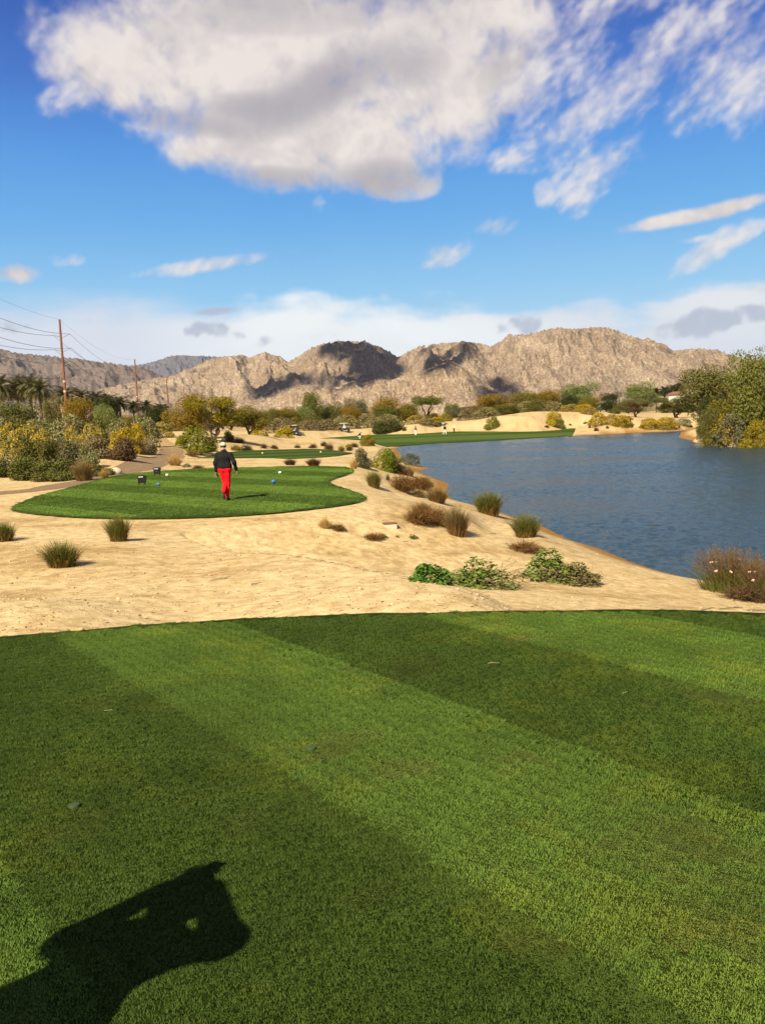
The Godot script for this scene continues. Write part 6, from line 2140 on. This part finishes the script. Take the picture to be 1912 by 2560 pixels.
	plant("straw", "ochre", 1.9, 58.2, 0.96, 0.81, "ochre dry grass behind the sand spit", "")
	plant("twig", "redbrown", 0.9, 37.4, 1.48, 0.90, "red brown low shrub in the shore row, left half", "")
	plant("twig", "redbrown", 2.2, 50.8, 1.82, 0.94, "red brown shrub in the shore row, right half", "")
	plant("olive", "olive", 2.5, 51.9, 1.21, 0.72, "small olive green shrub among the red brown shrubs", "")
	plant("grass", "ochre", 2.1, 32.9, 1.05, 0.68, "olive straw grass at the end of the red brown shore row", "")
	plant("twig", "ochre", 1.6, 37.3, 0.90, 0.42, "dull brown low brush below the red brown shrubs", "")
	plant("grass", "ggreen", -0.3, 35.1, 0.78, 0.78, "green grass clump between the second tee and the lake", "green grass clumps on the sand")
	plant("twig", "dkgrey", 0.3, 39.1, 0.23, 0.40, "thin grey twig plant right of the green grass clump", "")
	plant("twig", "redbrown", 0.93, 23.32, 0.93, 0.59, "wide red brown shrub on the middle sand", "")
	plant("grass", "ochre", 1.13, 24.32, 0.64, 0.49, "tan grass top behind the wide red brown shrub", "")
	plant("twig", "redbrown", 1.49, 23.77, 0.83, 0.60, "dark red brown shrub joined to the leaning grass", "")
	plant("grass", "brownw", 1.98, 23.07, 0.87, 0.88, "tall brown windblown grass clump leaning right", "")
	plant("grass", "ggreen", 4.2, 34.1, 1.43, 1.08, "large green grass clump at the water edge", "green grass clumps on the sand")
	plant("grass", "ggreen", 4.52, 27.26, 1.15, 0.87, "large green grass clump at the water edge, nearer one", "green grass clumps on the sand")
	plant("twig", "redbrown", 3.68, 22.74, 1.14, 0.33, "low flat red brown shrub in front of the nearer water edge grass", "")
	plant("straw", "straw", -1.44, 21.50, 0.48, 0.34, "dry straw tuft on the sand below the second tee", "")
	plant("twig", "redbrown", -1.12, 21.50, 0.44, 0.24, "dead red brown scrap beside the dry straw tuft", "")
	plant("twig", "redbrown", -0.26, 21.41, 0.70, 0.19, "flat dead brown mat with a small green weed", "")
	plant("weed", "weed", -0.01, 21.62, 0.31, 0.18, "small green weed on the dead brown mat", "")
	plant("weed", "weed", 0.35, 21.83, 0.19, 0.12, "tiny green weed between two others", "")
	plant("weed", "weed", 0.73, 21.94, 0.34, 0.20, "small green weed at the right end of the line of three", "")
	plant("grass", "ggreen", -5.33, 14.22, 0.76, 0.50, "round green grass clump on the near left sand", "green grass clumps on the sand")
	plant("grass", "ggreen", -5.49, 17.90, 0.61, 0.65, "upright green grass clump just below the left part of the second tee", "green grass clumps on the sand")
	plant("grass", "ggreen", -8.45, 19.22, 0.63, 0.52, "green grass clump cut by the left picture edge", "green grass clumps on the sand")
	plant("pile", "weedA", 0.55, 10.19, 0.54, 0.27, "leafy round green plant, left of three weed heaps", "", 0)
	plant("pile", "weedB", 2.01, 17.36, 1.56, 0.63, "largest heap of pulled green weeds with dry sticks, middle of three", "", 1)
	plant("pile", "weedB", 3.67, 19.42, 1.36, 0.75, "peaked heap of pulled weeds, right of three", "", 2)
	plant("pile", "weedC", 4.29, 19.12, 1.04, 0.53, "low tail of dry weeds beside the peaked heap", "", 2)
	plant("pampas", "pampas", 8.01, 19.93, 1.64, 1.21, "tall brown plumed grass with pink flowers at the right edge", "")
	plant("pampas", "pampas", 8.53, 19.05, 1.45, 1.09, "plumed grass with pink flowers cut by the right picture edge", "")
	plant("twig", "brown", 7.92, 18.73, 1.28, 0.43, "dry brown scrub at the foot of the plumed grass", "")
	plant("paloB", "yolive", -80.5, 275.0, 7.29, 6.17, "yellow olive tree in the distant belt behind the dunes", "brush and trees of the far belt")
	plant("paloA", "rustg", -79.7, 284.2, 5.83, 5.76, "rust tinged tree in the distant belt behind the dunes", "brush and trees of the far belt")
	plant("paloB", "green", -61.2, 227.9, 5.00, 5.01, "green tree in the distant belt behind the dunes", "brush and trees of the far belt")
	plant("paloA", "rustg", -62.4, 241.8, 5.88, 5.76, "rust tinged tree in the distant belt behind the dunes", "brush and trees of the far belt")
	plant("sage", "sageY", -68.8, 274.3, 8.76, 4.98, "tan brush mound in the distant belt behind the dunes", "brush and trees of the far belt")
	plant("paloA", "rustg", -69.4, 289.5, 8.01, 5.02, "rust tinged tree in the distant belt behind the dunes", "brush and trees of the far belt")
	plant("sage", "sageY", -64.7, 281.8, 6.34, 6.92, "tan brush mound in the distant belt behind the dunes", "brush and trees of the far belt")
	plant("paloB", "green", -48.6, 227.3, 6.63, 5.47, "green tree in the distant belt behind the dunes", "brush and trees of the far belt")
	plant("paloB", "yolive", -47.1, 243.1, 5.61, 6.18, "yellow olive tree in the distant belt behind the dunes", "brush and trees of the far belt")
	plant("paloB", "dkgrey", -41.9, 216.5, 4.88, 4.32, "grey green tree in the distant belt behind the dunes", "brush and trees of the far belt")
	plant("paloA", "rustg", -48.3, 270.9, 8.08, 5.84, "rust tinged tree in the distant belt behind the dunes", "brush and trees of the far belt")
	plant("paloA", "olive", -40.4, 238.4, 8.07, 5.22, "olive tree in the distant belt behind the dunes", "brush and trees of the far belt")
	plant("paloB", "yolive", -44.4, 291.5, 6.57, 5.18, "yellow olive tree in the distant belt behind the dunes", "brush and trees of the far belt")
	plant("paloA", "olive", -37.6, 279.4, 9.53, 4.50, "olive tree in the distant belt behind the dunes", "brush and trees of the far belt")
	plant("paloA", "rustg", -35.5, 272.9, 9.29, 5.42, "rust tinged tree in the distant belt behind the dunes", "brush and trees of the far belt")
	plant("paloB", "green", -32.5, 282.8, 6.06, 5.06, "green tree in the distant belt behind the dunes", "brush and trees of the far belt")
	plant("paloA", "rustg", -29.4, 279.4, 7.13, 4.87, "rust tinged tree in the distant belt behind the dunes", "brush and trees of the far belt")
	plant("paloB", "yolive", -23.4, 239.0, 7.85, 4.36, "yellow olive tree in the distant belt behind the dunes", "brush and trees of the far belt")
	plant("paloB", "olive", -20.0, 245.0, 5.62, 4.61, "olive tree in the distant belt behind the dunes", "brush and trees of the far belt")
	plant("paloA", "olive", -17.7, 240.9, 8.50, 4.68, "olive tree in the distant belt behind the dunes", "brush and trees of the far belt")
	plant("paloB", "green", -16.4, 275.8, 9.12, 5.03, "green tree in the distant belt behind the dunes", "brush and trees of the far belt")
	plant("paloB", "dkgrey", -14.3, 298.5, 6.59, 3.83, "grey green tree in the distant belt behind the dunes", "brush and trees of the far belt")
	plant("paloB", "dkgrey", -8.1, 244.1, 4.84, 4.98, "grey green tree in the distant belt behind the dunes", "brush and trees of the far belt")
	plant("paloB", "yolive", -7.2, 292.8, 7.77, 3.77, "yellow olive tree in the distant belt behind the dunes", "brush and trees of the far belt")
	plant("paloB", "dkgrey", -4.7, 298.4, 7.46, 4.16, "grey green tree in the distant belt behind the dunes", "brush and trees of the far belt")
	plant("paloB", "green", 0.7, 224.1, 6.75, 4.88, "green tree in the distant belt behind the dunes", "brush and trees of the far belt")
	plant("paloB", "green", 3.0, 227.0, 4.60, 4.13, "green tree in the distant belt behind the dunes", "brush and trees of the far belt")
	plant("paloA", "rustg", 7.9, 253.4, 8.60, 5.41, "rust tinged tree in the distant belt behind the dunes", "brush and trees of the far belt")
	plant("paloB", "green", 21.8, 259.3, 5.51, 4.79, "green tree in the distant belt behind the dunes", "brush and trees of the far belt")
	plant("paloB", "dkgrey", 23.8, 255.7, 8.78, 3.34, "grey green tree in the distant belt behind the dunes", "brush and trees of the far belt")
	plant("paloA", "rustg", 30.6, 280.1, 9.64, 3.95, "rust tinged tree in the distant belt behind the dunes", "brush and trees of the far belt")
	plant("paloB", "yolive", 29.8, 239.1, 7.08, 2.74, "yellow olive tree in the distant belt behind the dunes", "brush and trees of the far belt")
	plant("paloB", "yolive", 37.1, 278.0, 6.76, 4.05, "yellow olive tree in the distant belt behind the dunes", "brush and trees of the far belt")
	plant("paloA", "olive", 33.5, 227.7, 8.23, 3.13, "olive tree in the distant belt behind the dunes", "brush and trees of the far belt")
	plant("paloB", "dkgrey", 43.3, 268.6, 7.80, 3.44, "grey green tree in the distant belt behind the dunes", "brush and trees of the far belt")
	plant("sage", "sageY", 40.6, 241.9, 6.53, 4.06, "tan brush mound in the distant belt behind the dunes", "brush and trees of the far belt")
	plant("paloA", "olive", 42.8, 241.0, 7.82, 4.36, "olive tree in the distant belt behind the dunes", "brush and trees of the far belt")
	plant("sage", "sageY", 47.5, 241.3, 8.03, 3.55, "tan brush mound in the distant belt behind the dunes", "brush and trees of the far belt")
	plant("paloB", "green", 56.7, 280.4, 8.12, 3.30, "green tree in the distant belt behind the dunes", "brush and trees of the far belt")
	plant("paloB", "dkgrey", 58.9, 265.6, 6.56, 2.91, "grey green tree in the distant belt behind the dunes", "brush and trees of the far belt")
	plant("paloA", "rustg", 60.1, 264.8, 8.88, 4.02, "rust tinged tree in the distant belt behind the dunes", "brush and trees of the far belt")
	plant("paloA", "rustg", 55.3, 231.5, 6.85, 4.00, "rust tinged tree in the distant belt behind the dunes", "brush and trees of the far belt")
	plant("olive", "olive", 91.8, 275.1, 7.01, 3.53, "olive bush screening the white house, left one", "")
	plant("olive", "dkgreen", 94.1, 269.0, 7.17, 3.10, "dark green bush screening the white house, right one", "")
	plant("mound", "green", 71.0, 281.2, 6.17, 3.40, "green bush below the small white house", "", 0)
	make_small_things()
	make_people()
	make_clouds()
